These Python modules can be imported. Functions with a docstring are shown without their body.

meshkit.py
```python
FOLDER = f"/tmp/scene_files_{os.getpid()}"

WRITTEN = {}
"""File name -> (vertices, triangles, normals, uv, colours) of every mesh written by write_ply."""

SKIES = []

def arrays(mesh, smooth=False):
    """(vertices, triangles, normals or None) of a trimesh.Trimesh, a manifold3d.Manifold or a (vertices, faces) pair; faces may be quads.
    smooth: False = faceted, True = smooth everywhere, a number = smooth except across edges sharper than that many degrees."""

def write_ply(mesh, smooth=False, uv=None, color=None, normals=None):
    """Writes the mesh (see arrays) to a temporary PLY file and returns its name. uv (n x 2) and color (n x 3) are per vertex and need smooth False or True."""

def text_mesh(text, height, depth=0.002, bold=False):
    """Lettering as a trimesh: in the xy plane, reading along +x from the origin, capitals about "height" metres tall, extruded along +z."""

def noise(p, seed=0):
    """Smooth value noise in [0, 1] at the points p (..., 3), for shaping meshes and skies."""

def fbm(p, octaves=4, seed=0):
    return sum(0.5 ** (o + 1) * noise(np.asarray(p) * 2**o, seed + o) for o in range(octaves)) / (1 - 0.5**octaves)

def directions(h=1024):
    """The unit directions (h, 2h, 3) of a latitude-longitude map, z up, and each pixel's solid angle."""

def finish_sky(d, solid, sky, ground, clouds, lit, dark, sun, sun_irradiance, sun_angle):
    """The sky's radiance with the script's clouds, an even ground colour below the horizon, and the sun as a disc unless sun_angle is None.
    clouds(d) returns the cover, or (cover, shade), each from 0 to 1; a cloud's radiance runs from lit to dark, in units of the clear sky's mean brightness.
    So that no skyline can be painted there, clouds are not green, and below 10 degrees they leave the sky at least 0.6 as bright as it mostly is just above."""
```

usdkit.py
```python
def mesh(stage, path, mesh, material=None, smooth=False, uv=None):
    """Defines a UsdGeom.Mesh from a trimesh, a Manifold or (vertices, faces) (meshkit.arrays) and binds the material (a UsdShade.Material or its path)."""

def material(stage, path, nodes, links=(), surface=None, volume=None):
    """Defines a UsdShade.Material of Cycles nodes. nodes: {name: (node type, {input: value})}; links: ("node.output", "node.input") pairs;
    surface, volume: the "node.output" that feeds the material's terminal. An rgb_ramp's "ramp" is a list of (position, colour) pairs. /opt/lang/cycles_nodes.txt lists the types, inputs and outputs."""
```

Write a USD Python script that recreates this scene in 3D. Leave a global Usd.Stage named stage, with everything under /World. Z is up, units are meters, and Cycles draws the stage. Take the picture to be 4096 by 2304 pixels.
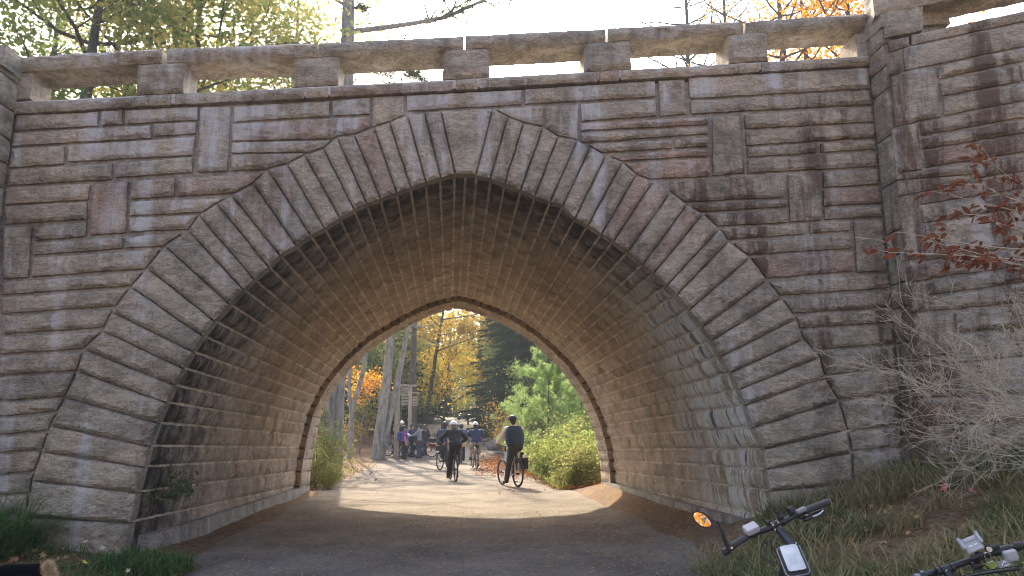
import math, random
import numpy as np
import trimesh, shapely, manifold3d
from shapely.geometry import Polygon, LineString, box as sbox
from scipy.spatial import Delaunay
from scipy.interpolate import LinearNDInterpolator
from pxr import Usd, UsdGeom, UsdLux, UsdShade, Gf, Sdf, Vt
import usdkit, meshkit

stage = Usd.Stage.CreateInMemory()
UsdGeom.SetStageUpAxis(stage, UsdGeom.Tokens.z)
UsdGeom.SetStageMetersPerUnit(stage, 1.0)
world = UsdGeom.Xform.Define(stage, '/World')
stage.SetDefaultPrim(world.GetPrim())
UsdGeom.Scope.Define(stage, '/World/Looks')

# ------------------------------------------------------------------ camera, sky, sun
FPX, CX, CY, HY = 3021.0, 2048.0, 1152.0, 1730.0
PITCH = math.atan((HY - CY) / FPX)
YAW = math.atan((2048 - 1820.6) / FPX * math.cos(PITCH))
EYE = np.array([0, 0, 1.42])
FWD = np.array([math.sin(YAW) * math.cos(PITCH), math.cos(YAW) * math.cos(PITCH), math.sin(PITCH)])
RGT = np.array([math.cos(YAW), -math.sin(YAW), 0.0])
UPV = np.cross(RGT, FWD)
cam = UsdGeom.Camera.Define(stage, '/World/camera')
cam.CreateHorizontalApertureAttr(36.0)
cam.CreateVerticalApertureAttr(36.0 * 2304 / 4096)
cam.CreateFocalLengthAttr(36.0 * FPX / 4096)
cam.CreateClippingRangeAttr(Gf.Vec2f(0.05, 3000))
cam.CreateExposureAttr(1.95)
cam.AddTransformOp().Set(Gf.Matrix4d(*RGT, 0, *UPV, 0, *(-FWD), 0, *EYE, 1))

SUN_EL, SUN_AZ = math.radians(37.0), math.radians(-8.5)      # azimuth = atan2(x, y) of the direction to the sun
TO_SUN = np.array([math.sin(SUN_AZ) * math.cos(SUN_EL), math.cos(SUN_AZ) * math.cos(SUN_EL), math.sin(SUN_EL)])
sky_mat = usdkit.material(stage, '/World/Looks/sky_light', {
    'sky': ('sky_texture', {'sky_type': 'single_scattering', 'sun_disc': False, 'sun_elevation': SUN_EL, 'sun_rotation': SUN_AZ,
                            'altitude': 60.0, 'air_density': 1.0, 'aerosol_density': 3.5, 'ozone_density': 1.0}),
    'bg': ('background_shader', {'strength': 0.15})}, [('sky.color', 'bg.color')], surface='bg.background')
dome = UsdLux.DomeLight.Define(stage, '/World/sky')
dome.GetPrim().SetCustomDataByKey('kind', 'structure')
UsdShade.MaterialBindingAPI.Apply(dome.GetPrim()).Bind(sky_mat)
sun = UsdLux.DistantLight.Define(stage, '/World/sun')
sun.CreateIntensityAttr(0.76)
sun.CreateAngleAttr(0.5)
sun.CreateNormalizeAttr(True)
sun.CreateColorAttr(Gf.Vec3f(1.0, 0.86, 0.65))
zc = TO_SUN; xc = np.cross([0, 0, 1.0], zc); xc /= np.linalg.norm(xc); yc = np.cross(zc, xc)
sun.AddTransformOp().Set(Gf.Matrix4d(*xc, 0, *yc, 0, *zc, 0, 0, 0, 60, 1))

# ------------------------------------------------------------------ helpers
used = {}
def numbered(name, parent='/World'):
    k = (parent, name); n = used.get(k, 0); used[k] = n + 1
    return f'{parent}/{name}' if n == 0 else f'{parent}/{name}_{n:03d}'
def pth(p):
    return '/World' if p is None else (str(p.GetPath()) if hasattr(p, 'GetPath') else str(p))
def tag(o, label=None, cat=None, group=None, kind=None):
    p = o.GetPrim() if hasattr(o, 'GetPrim') else o
    for k, v in (('label', label), ('category', cat), ('group', group), ('kind', kind)):
        if v: p.SetCustomDataByKey(k, v)
    return p
def obj(name, mesh, mat, parent=None, smooth=False, **kw):
    m = usdkit.mesh(stage, numbered(name, pth(parent)), mesh, MAT[mat], smooth=smooth)
    return tag(m, **kw) if kw else m.GetPrim()
def thing(name, label=None, cat=None, loc=(0, 0, 0), rotz=0.0, scale=1.0, group=None, kind=None, rotx=0.0, roty=0.0):
    x = UsdGeom.Xform.Define(stage, numbered(name))
    x.AddTranslateOp().Set(Gf.Vec3d(*map(float, loc)))
    if rotx or roty: x.AddRotateXYZOp().Set(Gf.Vec3f(math.degrees(rotx), math.degrees(roty), math.degrees(rotz)))
    else: x.AddRotateZOp().Set(math.degrees(rotz))
    if scale != 1.0:
        s = scale if np.ndim(scale) else (scale,) * 3
        x.AddScaleOp().Set(Gf.Vec3f(*map(float, s)))
    return tag(x, label, cat, group, kind)
def part(name, parent):
    return UsdGeom.Xform.Define(stage, numbered(name, pth(parent))).GetPrim()
def dup(src, loc, rotz, label, scale=1.0, group=None, cat=None):
    d = src.GetCustomData(); n = src.GetName()
    r = thing(n if not (n[-3:].isdigit() and n[-4] == '_') else n[:-4], label, cat or d.get('category'), loc, rotz, scale, group or d.get('group'))
    r.GetReferences().AddInternalReference(src.GetPath()); r.SetInstanceable(True)
    return r
def cat_(ms):
    vs, fs, n = [], [], 0
    for m in ms:
        v, f, _ = meshkit.arrays(m)
        vs.append(v); fs.append(f + n); n += len(v)
    return np.vstack(vs), np.vstack(fs)
def box(sx, sy, sz, at=(0, 0, 0), R=None):
    b = trimesh.creation.box((sx, sy, sz)); v = np.array(b.vertices)
    if R is not None: v = v @ np.asarray(R).T
    return v + np.asarray(at, float), np.array(b.faces)
def rbox(sx, sy, sz, r, at=(0, 0, 0), R=None, seg=8):
    c = [manifold3d.Manifold.sphere(r, seg).translate((x, y, z)) for x in (r - sx / 2, sx / 2 - r) for y in (r - sy / 2, sy / 2 - r) for z in (r - sz / 2, sz / 2 - r)]
    v, f, _ = meshkit.arrays(manifold3d.Manifold.batch_hull(c))
    if R is not None: v = v @ np.asarray(R).T
    return v + np.asarray(at, float), f
def rot(axis, a):
    return trimesh.transformations.rotation_matrix(a, axis)[:3, :3]
def xf(m, R=None, t=(0, 0, 0), s=1.0):
    v, f, _ = meshkit.arrays(m); v = v * s
    if R is not None: v = v @ np.asarray(R).T
    return v + np.asarray(t, float), f
def tube(pts, rad, sides=6, caps=True):
    p = np.asarray(pts, float); n = len(p)
    rad = np.broadcast_to(np.asarray(rad, float), (n,))
    t = np.gradient(p, axis=0); t /= np.linalg.norm(t, axis=1, keepdims=True) + 1e-12
    ref = np.array([0, 0, 1.0]) if abs(t[0, 2]) < 0.9 else np.array([1.0, 0, 0])
    a = np.empty_like(p); a[0] = np.cross(t[0], ref); a[0] /= np.linalg.norm(a[0])
    for i in range(1, n):
        x = a[i - 1] - t[i] * (a[i - 1] @ t[i]); a[i] = x / (np.linalg.norm(x) + 1e-12)
    b = np.cross(t, a); th = np.arange(sides) * 2 * np.pi / sides
    v = (p[:, None] + rad[:, None, None] * (np.cos(th)[None, :, None] * a[:, None] + np.sin(th)[None, :, None] * b[:, None])).reshape(-1, 3)
    i, j = np.meshgrid(np.arange(n - 1), np.arange(sides), indexing='ij'); j2 = (j + 1) % sides
    q = np.stack([i * sides + j, i * sides + j2, (i + 1) * sides + j2, (i + 1) * sides + j], -1).reshape(-1, 4)
    f = np.vstack([q[:, [0, 1, 2]], q[:, [0, 2, 3]]])
    if caps:
        v = np.vstack([v, p[0], p[-1]]); k = np.arange(sides); k2 = (k + 1) % sides; o = (n - 1) * sides
        f = np.vstack([f, np.stack([np.full(sides, n * sides), k2, k], 1), np.stack([np.full(sides, n * sides + 1), o + k, o + k2], 1)])
    return v, f
def spline(pts, n):
    p = np.asarray(pts, float)
    from scipy.interpolate import CubicSpline
    d = np.r_[0, np.cumsum(np.linalg.norm(np.diff(p, axis=0), axis=1))]
    return CubicSpline(d, p)(np.linspace(0, d[-1], n))
def torus(R, r, nu=32, nv=8, axis='x'):
    u = np.arange(nu) * 2 * np.pi / nu
    p = np.stack([np.zeros(nu), R * np.cos(u), R * np.sin(u)], 1)
    v = np.arange(nv) * 2 * np.pi / nv
    rad = p / R
    V = (p[:, None] + r * (np.cos(v)[None, :, None] * rad[:, None] + np.sin(v)[None, :, None] * np.array([1.0, 0, 0]))).reshape(-1, 3)
    i, j = np.meshgrid(np.arange(nu), np.arange(nv), indexing='ij'); i2 = (i + 1) % nu; j2 = (j + 1) % nv
    q = np.stack([i * nv + j, i2 * nv + j, i2 * nv + j2, i * nv + j2], -1).reshape(-1, 4)
    return V, np.vstack([q[:, [0, 1, 2]], q[:, [0, 2, 3]]])
def hull_chain(bones, seg=10):
    ms = []
    for a, b, ra, rb in bones:
        ms.append(manifold3d.Manifold.batch_hull([manifold3d.Manifold.sphere(ra, seg).translate(tuple(map(float, a))), manifold3d.Manifold.sphere(rb, seg).translate(tuple(map(float, b)))]))
    return manifold3d.Manifold.batch_boolean(ms, manifold3d.OpType.Add)
def organic(man, edge=0.03, it=10):
    v, f, _ = meshkit.arrays(man.refine_to_length(edge))
    t = trimesh.Trimesh(v, f, process=True)
    trimesh.smoothing.filter_taubin(t, lamb=0.5, nu=0.53, iterations=it)
    return np.array(t.vertices), np.array(t.faces)

ZOOM = {'1': (0, 0, 1400 / 2536), '2': (1350, 0, 1400 / 2536), '3': (2700, 0, 1396 / 2529), '4': (0, 750, 1400 / 2536), '5': (2700, 750, 1396 / 2529),
        '6': (0, 1500, 1400 / 2523), '7': (1350, 1500, 1400 / 2523), '8': (2700, 1500, 1396 / 2516), 'A': (1300, 400, 700 / 2536), 'B': (1900, 400, 700 / 2536),
        'C': (800, 600, 700 / 2536), 'D': (2300, 700, 700 / 2536), 'E': (400, 900, 700 / 2536), 'G': (2600, 1000, 700 / 2536), 'H': (100, 1250, 700 / 2536),
        'I': (2800, 1300, 700 / 2536), 'L': (0, 1650, 700 / 956), 'R': (2800, 1600, 700 / 956), 'W': (3396, 0, 700 / 819), 'T': (3400, 600, 696 / 720),
        'P': (1200, 1200, 1300 / 1331)}
def px(s):
    """'1 150,745 975,705 2 ...' -> survey points in picture measure."""
    out, z = [], None
    for w in s.split():
        if ',' in w:
            x, y = map(float, w.split(',')); o = ZOOM[z]; out.append((o[0] + o[2] * x, o[1] + o[2] * y))
        else: z = w
    return np.array(out)
def ray(x, y): return FWD + (x - CX) / FPX * RGT + (CY - y) / FPX * UPV
def on_plane(p, o, n):
    """where the sight lines of surveyed points meet the plane through o with normal n"""
    o, n = np.asarray(o, float), np.asarray(n, float)
    return np.array([EYE + ray(x, y) * (((o - EYE) @ n) / (ray(x, y) @ n)) for x, y in p])
def at_y(p, Y): return on_plane(p, (0, Y, 0), (0, 1, 0))
def at_xy(x, y, dist):
    d = ray(x, y); return EYE + d * (dist / math.hypot(d[0], d[1]))
# ------------------------------------------------------------------ materials
MAT = {}
def mat(name, nodes, links=(), surface='p.BSDF', volume=None):
    MAT[name] = usdkit.material(stage, f'/World/Looks/{name}', nodes, links, surface, volume); return MAT[name]
def plain(name, col, rough=0.5, metal=0.0, noise=0.0, nscale=20.0, **kw):
    n = {'p': ('principled_bsdf', {'base_color': col, 'roughness': rough, 'metallic': metal, **kw})}
    l = []
    if noise:
        c = np.array(col)
        n['tc'] = ('texture_coordinate', {}); n['n'] = ('noise_texture', {'scale': nscale, 'detail': 5.0, 'roughness': 0.6})
        n['r'] = ('rgb_ramp', {'ramp': [(0.3, tuple(c * (1 - noise))), (0.7, tuple(np.minimum(c * (1 + noise), 1)))]})
        l = [('tc.object', 'n.vector'), ('n.fac', 'r.fac'), ('r.color', 'p.base_color')]
    mat(name, n, l)
def stone(name, ramp, streak=0.58, dark=0.5, soot=False, leach=False, bump=0.9):
    """granite: a tone for each stone, mottling, crystals, pale and dark runs down the face"""
    n = {'g': ('geometry', {}), 'oi': ('object_info', {}),
         'tone': ('rgb_ramp', {'ramp': ramp}),
         'mot': ('noise_texture', {'scale': 2.6, 'detail': 6.0, 'roughness': 0.62}),
         'motr': ('rgb_ramp', {'ramp': [(0.28, (0.55, 0.55, 0.56)), (0.52, (1, 1, 1)), (0.75, (1.32, 1.28, 1.25))]}),
         'm1': ('mix_color', {'blend_type': 'multiply', 'fac': 1.0, 'use_clamp': False, 'use_clamp_result': False}),
         'grain': ('noise_texture', {'scale': 85.0, 'detail': 4.0, 'roughness': 0.8}),
         'gr': ('rgb_ramp', {'ramp': [(0.33, (0.5, 0.5, 0.52)), (0.5, (1, 1, 1)), (0.68, (1.5, 1.45, 1.4))]}),
         'm2': ('mix_color', {'blend_type': 'multiply', 'fac': 0.85, 'use_clamp': False, 'use_clamp_result': False}),
         'sm': ('mapping', {'scale': (3.2, 3.2, 0.42)}), 'sn': ('noise_texture', {'scale': 1.0, 'detail': 5.0, 'roughness': 0.65}),
         'sr': ('rgb_ramp', {'ramp': [(0.54 - .06 * (streak > .7), (0, 0, 0)), (0.67 - .05 * (streak > .7), (streak,) * 3)]}),
         'm3': ('mix_color', {'b': (0.46, 0.455, 0.46)}),
         'dm': ('mapping', {'scale': (2.1, 2.1, 0.33), 'location': (13.0, 4.0, 7.0)}), 'dn': ('noise_texture', {'scale': 1.0, 'detail': 6.0, 'roughness': 0.7}),
         'dr': ('rgb_ramp', {'ramp': [(0.55 - 0.05 * (dark > .7), (0, 0, 0)), (0.67 - 0.08 * (dark > .7), (dark,) * 3)]}),
         'm4': ('mix_color', {'b': (0.085, 0.048, 0.034)}),
         'bn': ('noise_texture', {'scale': 16.0, 'detail': 9.0, 'roughness': 0.72}), 'bmp': ('bump', {'strength': bump, 'distance': 0.05}),
         'km': ('mapping', {'scale': (5.0, 5.0, 17.0)}), 'kn': ('noise_texture', {'scale': 1.0, 'detail': 7.0, 'roughness': 0.68, 'distortion': 0.7}),
         'kr': ('rgb_ramp', {'ramp': [(0.30, (1.18, 1.16, 1.14)), (0.44, (1.0, 1.0, 1.0)), (0.487, (0.42, 0.40, 0.39)), (0.51, (0.95, 0.95, 0.95)), (0.62, (1.12, 1.11, 1.1)), (0.72, (0.72, 0.71, 0.7))]}),
         'mk': ('mix_color', {'blend_type': 'multiply', 'fac': 0.8, 'use_clamp': False, 'use_clamp_result': False}),
         'p': ('principled_bsdf', {'roughness': 0.85, 'specular_ior_level': 0.25})}
    l = [('g.position', 'km.vector'), ('km.vector', 'kn.vector'), ('kn.fac', 'kr.fac'), ('m2.result', 'mk.a'), ('kr.color', 'mk.b'), ('oi.random', 'tone.fac'), ('g.position', 'mot.vector'), ('mot.fac', 'motr.fac'), ('tone.color', 'm1.a'), ('motr.color', 'm1.b'),
         ('g.position', 'grain.vector'), ('grain.fac', 'gr.fac'), ('m1.result', 'm2.a'), ('gr.color', 'm2.b'),
         ('g.position', 'sm.vector'), ('sm.vector', 'sn.vector'), ('sn.fac', 'sr.fac'), ('sr.color', 'm3.fac'), ('mk.result', 'm3.a'),
         ('g.position', 'dm.vector'), ('dm.vector', 'dn.vector'), ('dn.fac', 'dr.fac'), ('dr.color', 'm4.fac'), ('m3.result', 'm4.a'),
         ('g.position', 'bn.vector'), ('bn.fac', 'bmp.height'), ('bmp.normal', 'p.normal')]
    last = 'm4.result'
    if soot or leach:
        n['xyz'] = ('separate_xyz', {}); l.append(('g.position', 'xyz.vector'))
    if soot:   # black lichen crust on the wet outer 2 m of the barrel
        n.update({'so': ('map_range', {'from_min': 8.95, 'from_max': 12.3, 'to_min': 0.75, 'to_max': 0.0, 'clamp': True}),
                  'som': ('mapping', {'scale': (1.0, 1.7, 1.0)}), 'son': ('noise_texture', {'scale': 2.6, 'detail': 7.0, 'roughness': 0.72, 'distortion': 0.6}),
                  'soa': ('math', {'math_type': 'multiply_add', 'value2': 1.5}), 'sor': ('rgb_ramp', {'ramp': [(0.0, (0, 0, 0)), (1.0, (0.94,) * 3)]}), 'sos': ('map_range', {'from_min': 0.98, 'from_max': 1.46, 'clamp': True}),
                  'm5': ('mix_color', {'b': (0.022, 0.019, 0.018)})})
        l += [('xyz.y', 'so.value'), ('g.position', 'som.vector'), ('som.vector', 'son.vector'), ('son.fac', 'soa.value1'), ('so.result', 'soa.value3'), ('soa.value', 'sos.value'), ('sos.result', 'sor.fac'),
              (last, 'm5.a')]
        if not leach: l.append(('sor.color', 'm5.fac'))
        last = 'm5.result'
    if leach:  # lime washed out of the joints low on the right springing
        n.update({'lx': ('map_range', {'from_min': 2.0, 'from_max': 3.3, 'clamp': True}), 'ly': ('map_range', {'from_min': 10.6, 'from_max': 12.4, 'to_min': 1.0, 'to_max': 0.0, 'clamp': True}),
                  'lz': ('map_range', {'from_min': 3.3, 'from_max': 4.1, 'to_min': 1.0, 'to_max': 0.0, 'clamp': True}),
                  'la': ('math', {'math_type': 'multiply'}), 'lb': ('math', {'math_type': 'multiply'}),
                  'inv': ('math', {'math_type': 'multiply_add', 'value2': -0.8, 'value3': 1.0}), 'sof': ('math', {'math_type': 'multiply'}), 'lm': ('mapping', {'scale': (1.2, 4.2, 0.8)}), 'ln': ('noise_texture', {'scale': 1.0, 'detail': 6.0, 'roughness': 0.7, 'distortion': 0.5}),
                  'lr': ('rgb_ramp', {'ramp': [(0.38, (0, 0, 0)), (0.52, (0.92, 0.92, 0.92))]}), 'lc': ('math', {'math_type': 'multiply'}),
                  'lcol': ('rgb_ramp', {'ramp': [(0.34, (0.40, 0.33, 0.22)), (0.42, (0.50, 0.41, 0.23)), (0.5, (0.72, 0.70, 0.62)), (0.58, (0.56, 0.57, 0.56)), (0.63, (0.13, 0.125, 0.135))]}), 'm6': ('mix_color', {})})
        l += [('lb.value', 'inv.value1'), ('inv.value', 'sof.value1'), ('sor.color', 'sof.value2'), ('sof.value', 'm5.fac'), ('xyz.x', 'lx.value'), ('xyz.y', 'ly.value'), ('xyz.z', 'lz.value'), ('lx.result', 'la.value1'), ('ly.result', 'la.value2'), ('la.value', 'lb.value1'), ('lz.result', 'lb.value2'),
              ('g.position', 'lm.vector'), ('lm.vector', 'ln.vector'), ('ln.fac', 'lr.fac'), ('lr.color', 'lc.value1'), ('lb.value', 'lc.value2'), ('ln.fac', 'lcol.fac'),
              ('lcol.color', 'm6.b'), ('lc.value', 'm6.fac'), (last, 'm6.a')]
        last = 'm6.result'
    l.append((last, 'p.base_color'))
    mat(name, n, l)
GR = [(0.0, (0.35, 0.302, 0.232)), (0.18, (0.31, 0.270, 0.212)), (0.35, (0.34, 0.288, 0.222)), (0.5, (0.29, 0.256, 0.203)), (0.65, (0.365, 0.314, 0.243)), (0.86, (0.325, 0.272, 0.21)), (0.94, (0.31, 0.23, 0.178)), (1.0, (0.315, 0.24, 0.187))]
stone('granite', GR)
stone('granite_wet', [(p, tuple(np.array(c) * 0.92)) for p, c in GR], streak=0.4, dark=0.86)
stone('granite_run', GR, streak=0.75, dark=0.3)
stone('granite_barrel', [(0, (0.47, 0.385, 0.295)), (0.3, (0.41, 0.335, 0.26)), (0.6, (0.51, 0.42, 0.32)), (0.8, (0.45, 0.36, 0.285)), (1, (0.53, 0.435, 0.33))], streak=0.5, dark=0.35, soot=True, leach=True)
stone('mortar', [(0, (0.25, 0.23, 0.205)), (1, (0.25, 0.23, 0.205))], streak=0.6, dark=0.5, bump=0.4)
stone('mortar_barrel', [(0, (0.64, 0.57, 0.45)), (1, (0.64, 0.57, 0.45))], streak=0.3, dark=0.6, bump=0.4)
stone('mortar_fresh', [(0, (0.48, 0.46, 0.43)), (1, (0.48, 0.46, 0.43))], streak=0.3, dark=0.2, bump=0.3)
stone('concrete', [(0, (0.30, 0.28, 0.25)), (1, (0.30, 0.28, 0.25))], streak=0.5, dark=0.6, bump=0.5)
stone('boulder_granite', [(0, (0.17, 0.155, 0.145)), (1, (0.2, 0.175, 0.16))], streak=0.2, dark=0.5)

# the ground: packed gravel path, leaf litter, grassy soil
def earth(name, mid, edge_from, edge_to):
    mat(name, {'g': ('geometry', {}), 'xyz': ('separate_xyz', {}), 'abs': ('math', {'math_type': 'absolute'}),
        'n1': ('noise_texture', {'scale': 0.9, 'detail': 6.0, 'roughness': 0.65}), 'n2': ('noise_texture', {'scale': 17.0, 'detail': 8.0, 'roughness': 0.8}),
        'wob': ('math', {'math_type': 'multiply_add', 'value2': 3.2}), 'ed': ('map_range', {'from_min': edge_from + 1.6, 'from_max': edge_to + 1.6, 'clamp': True}),
        'c1': ('rgb_ramp', {'ramp': [(0.28, tuple(np.array(mid) * 0.62)), (0.5, mid), (0.70, tuple(np.array(mid) * 1.3))]}),
        'c2': ('rgb_ramp', {'ramp': [(0.32, (0.45, 0.44, 0.44)), (0.46, (0.9, 0.9, 0.9)), (0.58, (1.15, 1.13, 1.1)), (0.66, (1.9, 1.8, 1.65))]}),
        'mm': ('mix_color', {'blend_type': 'multiply', 'fac': 0.9, 'use_clamp': False, 'use_clamp_result': False}),
        'v': ('voronoi_texture', {'scale': 19.0, 'randomness': 1.0}), 'vs': ('separate_color', {}),
        'lit': ('rgb_ramp', {'ramp': [(0.0, (0.09, 0.06, 0.04)), (0.3, (0.16, 0.10, 0.06)), (0.5, (0.22, 0.125, 0.06)), (0.7, (0.14, 0.095, 0.06)), (0.85, (0.25, 0.17, 0.09)), (1.0, (0.19, 0.14, 0.09))]}),
        'mx': ('mix_color', {}), 'bm': ('bump', {'strength': 0.8, 'distance': 0.02}), 'p': ('principled_bsdf', {'roughness': 0.95, 'specular_ior_level': 0.15})},
        [('g.position', 'xyz.vector'), ('xyz.x', 'abs.value1'), ('g.position', 'n1.vector'), ('g.position', 'n2.vector'), ('n1.fac', 'wob.value1'), ('abs.value', 'wob.value3'), ('wob.value', 'ed.value'),
         ('n1.fac', 'c1.fac'), ('n2.fac', 'c2.fac'), ('c1.color', 'mm.a'), ('c2.color', 'mm.b'), ('g.position', 'v.vector'), ('v.color', 'vs.color'), ('vs.r', 'lit.fac'),
         ('ed.result', 'mx.fac'), ('mm.result', 'mx.a'), ('lit.color', 'mx.b'), ('mx.result', 'p.base_color'), ('n2.fac', 'bm.height'), ('bm.normal', 'p.normal')])
earth('path_gravel', (0.20, 0.172, 0.143), 3.5, 4.6)
earth('forest_floor', (0.17, 0.12, 0.08), 2.4, 3.4)
plain('asphalt', (0.06, 0.06, 0.062), 0.9, noise=0.25)
# ------------------------------------------------------------------ the bridge
YN, YF = 9.0, 18.9
def rock(poly, mapf, h=0.04, amp=0.02, bulge=0.03, seed=0, depth=0.06, back=False, freq=(4, 8), edge=0.06, sub=1):
    """a rock-faced stone: outline in its own plane, a hewn front standing proud, squared sides"""
    if poly.geom_type != 'Polygon': poly = max(poly.geoms, key=lambda g: g.area)
    poly = poly.simplify(0.004); ext = np.array(poly.exterior.coords)[:-1]
    if Polygon(ext).exterior.is_ccw is False: ext = ext[::-1]
    B = []
    for a, b in zip(ext, np.roll(ext, -1, 0)):
        k = max(1, int(round(np.linalg.norm(b - a) / h))); B.append(a + (b - a) * np.arange(k)[:, None] / k)
    B = np.vstack(B); rs = np.random.RandomState(seed)
    jit = (meshkit.fbm(np.c_[B * 9, np.full(len(B), seed * 3.7)], 3, seed) - 0.5) * 0.022
    c = np.roll(B, -1, 0) - np.roll(B, 1, 0); nrm = np.c_[-c[:, 1], c[:, 0]]; nrm /= np.linalg.norm(nrm, axis=1, keepdims=True) + 1e-9
    B = B + nrm * (jit + 0.002)[:, None]
    x0, y0, x1, y1 = poly.bounds
    gx, gy = np.meshgrid(np.arange(x0, x1, h), np.arange(y0, y1, h * 0.87)); gx = gx + (np.arange(gx.shape[0]) % 2)[:, None] * h / 2
    G = np.c_[gx.ravel(), gy.ravel()] + rs.uniform(-0.22, 0.22, (gx.size, 2)) * h
    inner = Polygon(B).buffer(0)
    if len(G):
        P = shapely.points(G); ok = shapely.contains(inner, P) & (shapely.distance(inner.exterior if inner.geom_type == 'Polygon' else inner.boundary, P) > h * 0.55); G = G[ok]
    V = np.vstack([B, G]); T = Delaunay(V).simplices
    cen = V[T].mean(1); T = T[shapely.contains(inner, shapely.points(cen))]
    a, b, c3 = V[T[:, 0]], V[T[:, 1]], V[T[:, 2]]
    cr = (b[:, 0] - a[:, 0]) * (c3[:, 1] - a[:, 1]) - (b[:, 1] - a[:, 1]) * (c3[:, 0] - a[:, 0])
    T = T[np.abs(cr) > 1e-9]; cr = cr[np.abs(cr) > 1e-9]; T[cr < 0] = T[cr < 0][:, ::-1]
    d = shapely.distance(Polygon(B).exterior, shapely.points(V)); d[:len(B)] = 0
    q = np.c_[V[:, 0] * freq[0], V[:, 1] * freq[1], np.full(len(V), seed * 1.31)]
    n1, n2 = meshkit.fbm(q, 4, seed), meshkit.fbm(q * 0.55 + 9.1, 3, seed + 5)
    steps = np.floor(n2 * 7) / 7
    def facets(sp, k):       # broken planes between random high and low points
        w, hh = x1 - x0 + 2 * sp, y1 - y0 + 2 * sp; m = max(8, int(w * hh / sp ** 2)); r2 = np.random.RandomState(seed * 3 + k)
        C = np.vstack([np.c_[r2.uniform(x0 - sp, x1 + sp, m), r2.uniform(y0 - sp, y1 + sp, m)], [(x0 - 2, y0 - 2), (x1 + 2, y0 - 2), (x0 - 2, y1 + 2), (x1 + 2, y1 + 2)]]) * (1, freq[1] / freq[0])
        return LinearNDInterpolator(C, r2.uniform(-1, 1, len(C)))(V * (1, freq[1] / freq[0]))
    fc = np.nan_to_num(0.65 * facets(0.15, 1) + 0.45 * facets(0.075, 2))
    cx, cy = poly.centroid.x, poly.centroid.y; L = math.sqrt(poly.area)
    tilt = ((V - (cx, cy)) / L) @ rs.uniform(-0.014, 0.014, 2)
    hgt = np.clip(d / edge, 0, 1) ** 0.5 * (bulge + amp * (0.75 * fc + 0.7 * (n1 - 0.48) + 0.7 * (steps - 0.42)) + tilt)
    hgt[:len(B)] += rs.uniform(-0.004, 0.004, len(B))
    n, nb = len(V), len(B); k = np.arange(nb); k2 = (k + 1) % nb
    if back and depth > 0.2:
        m = max(2, int(depth / 0.11)); lay = [mapf(V, hgt)]; F = [T]; prev = k; base = n
        for s in range(1, m + 1):
            w = meshkit.fbm(np.c_[B * 6, np.full(nb, s * 0.9 + seed)], 3, seed) - 0.5
            off = nrm * (0.02 * w * (s < m))[:, None]
            lay.append(mapf(B + off, np.full(nb, -depth * s / m))); cur = base + k
            F += [np.c_[prev, cur, np.roll(cur, -1)], np.c_[prev, np.roll(cur, -1), np.roll(prev, -1)]]; prev = cur; base += nb
        lay.append(mapf(V, np.full(n, -depth))); F.append(T[:, ::-1] + base)
        return np.vstack(lay), np.vstack(F)
    S = mapf(B, np.full(nb, -depth))
    return np.vstack([mapf(V, hgt), S]), np.vstack([T, np.c_[k, n + k, n + k2], np.c_[k, n + k2, k2]])
def face_map(Y):           # outline (x, z) on the wall plane, front towards -y
    return lambda p, h: np.c_[p[:, 0], Y - h, p[:, 1]]

bridge = thing('stone_bridge', 'pink-grey rock-faced granite road bridge with pointed arch over the gravel path', 'bridge')
rng = np.random.RandomState(4)
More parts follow.
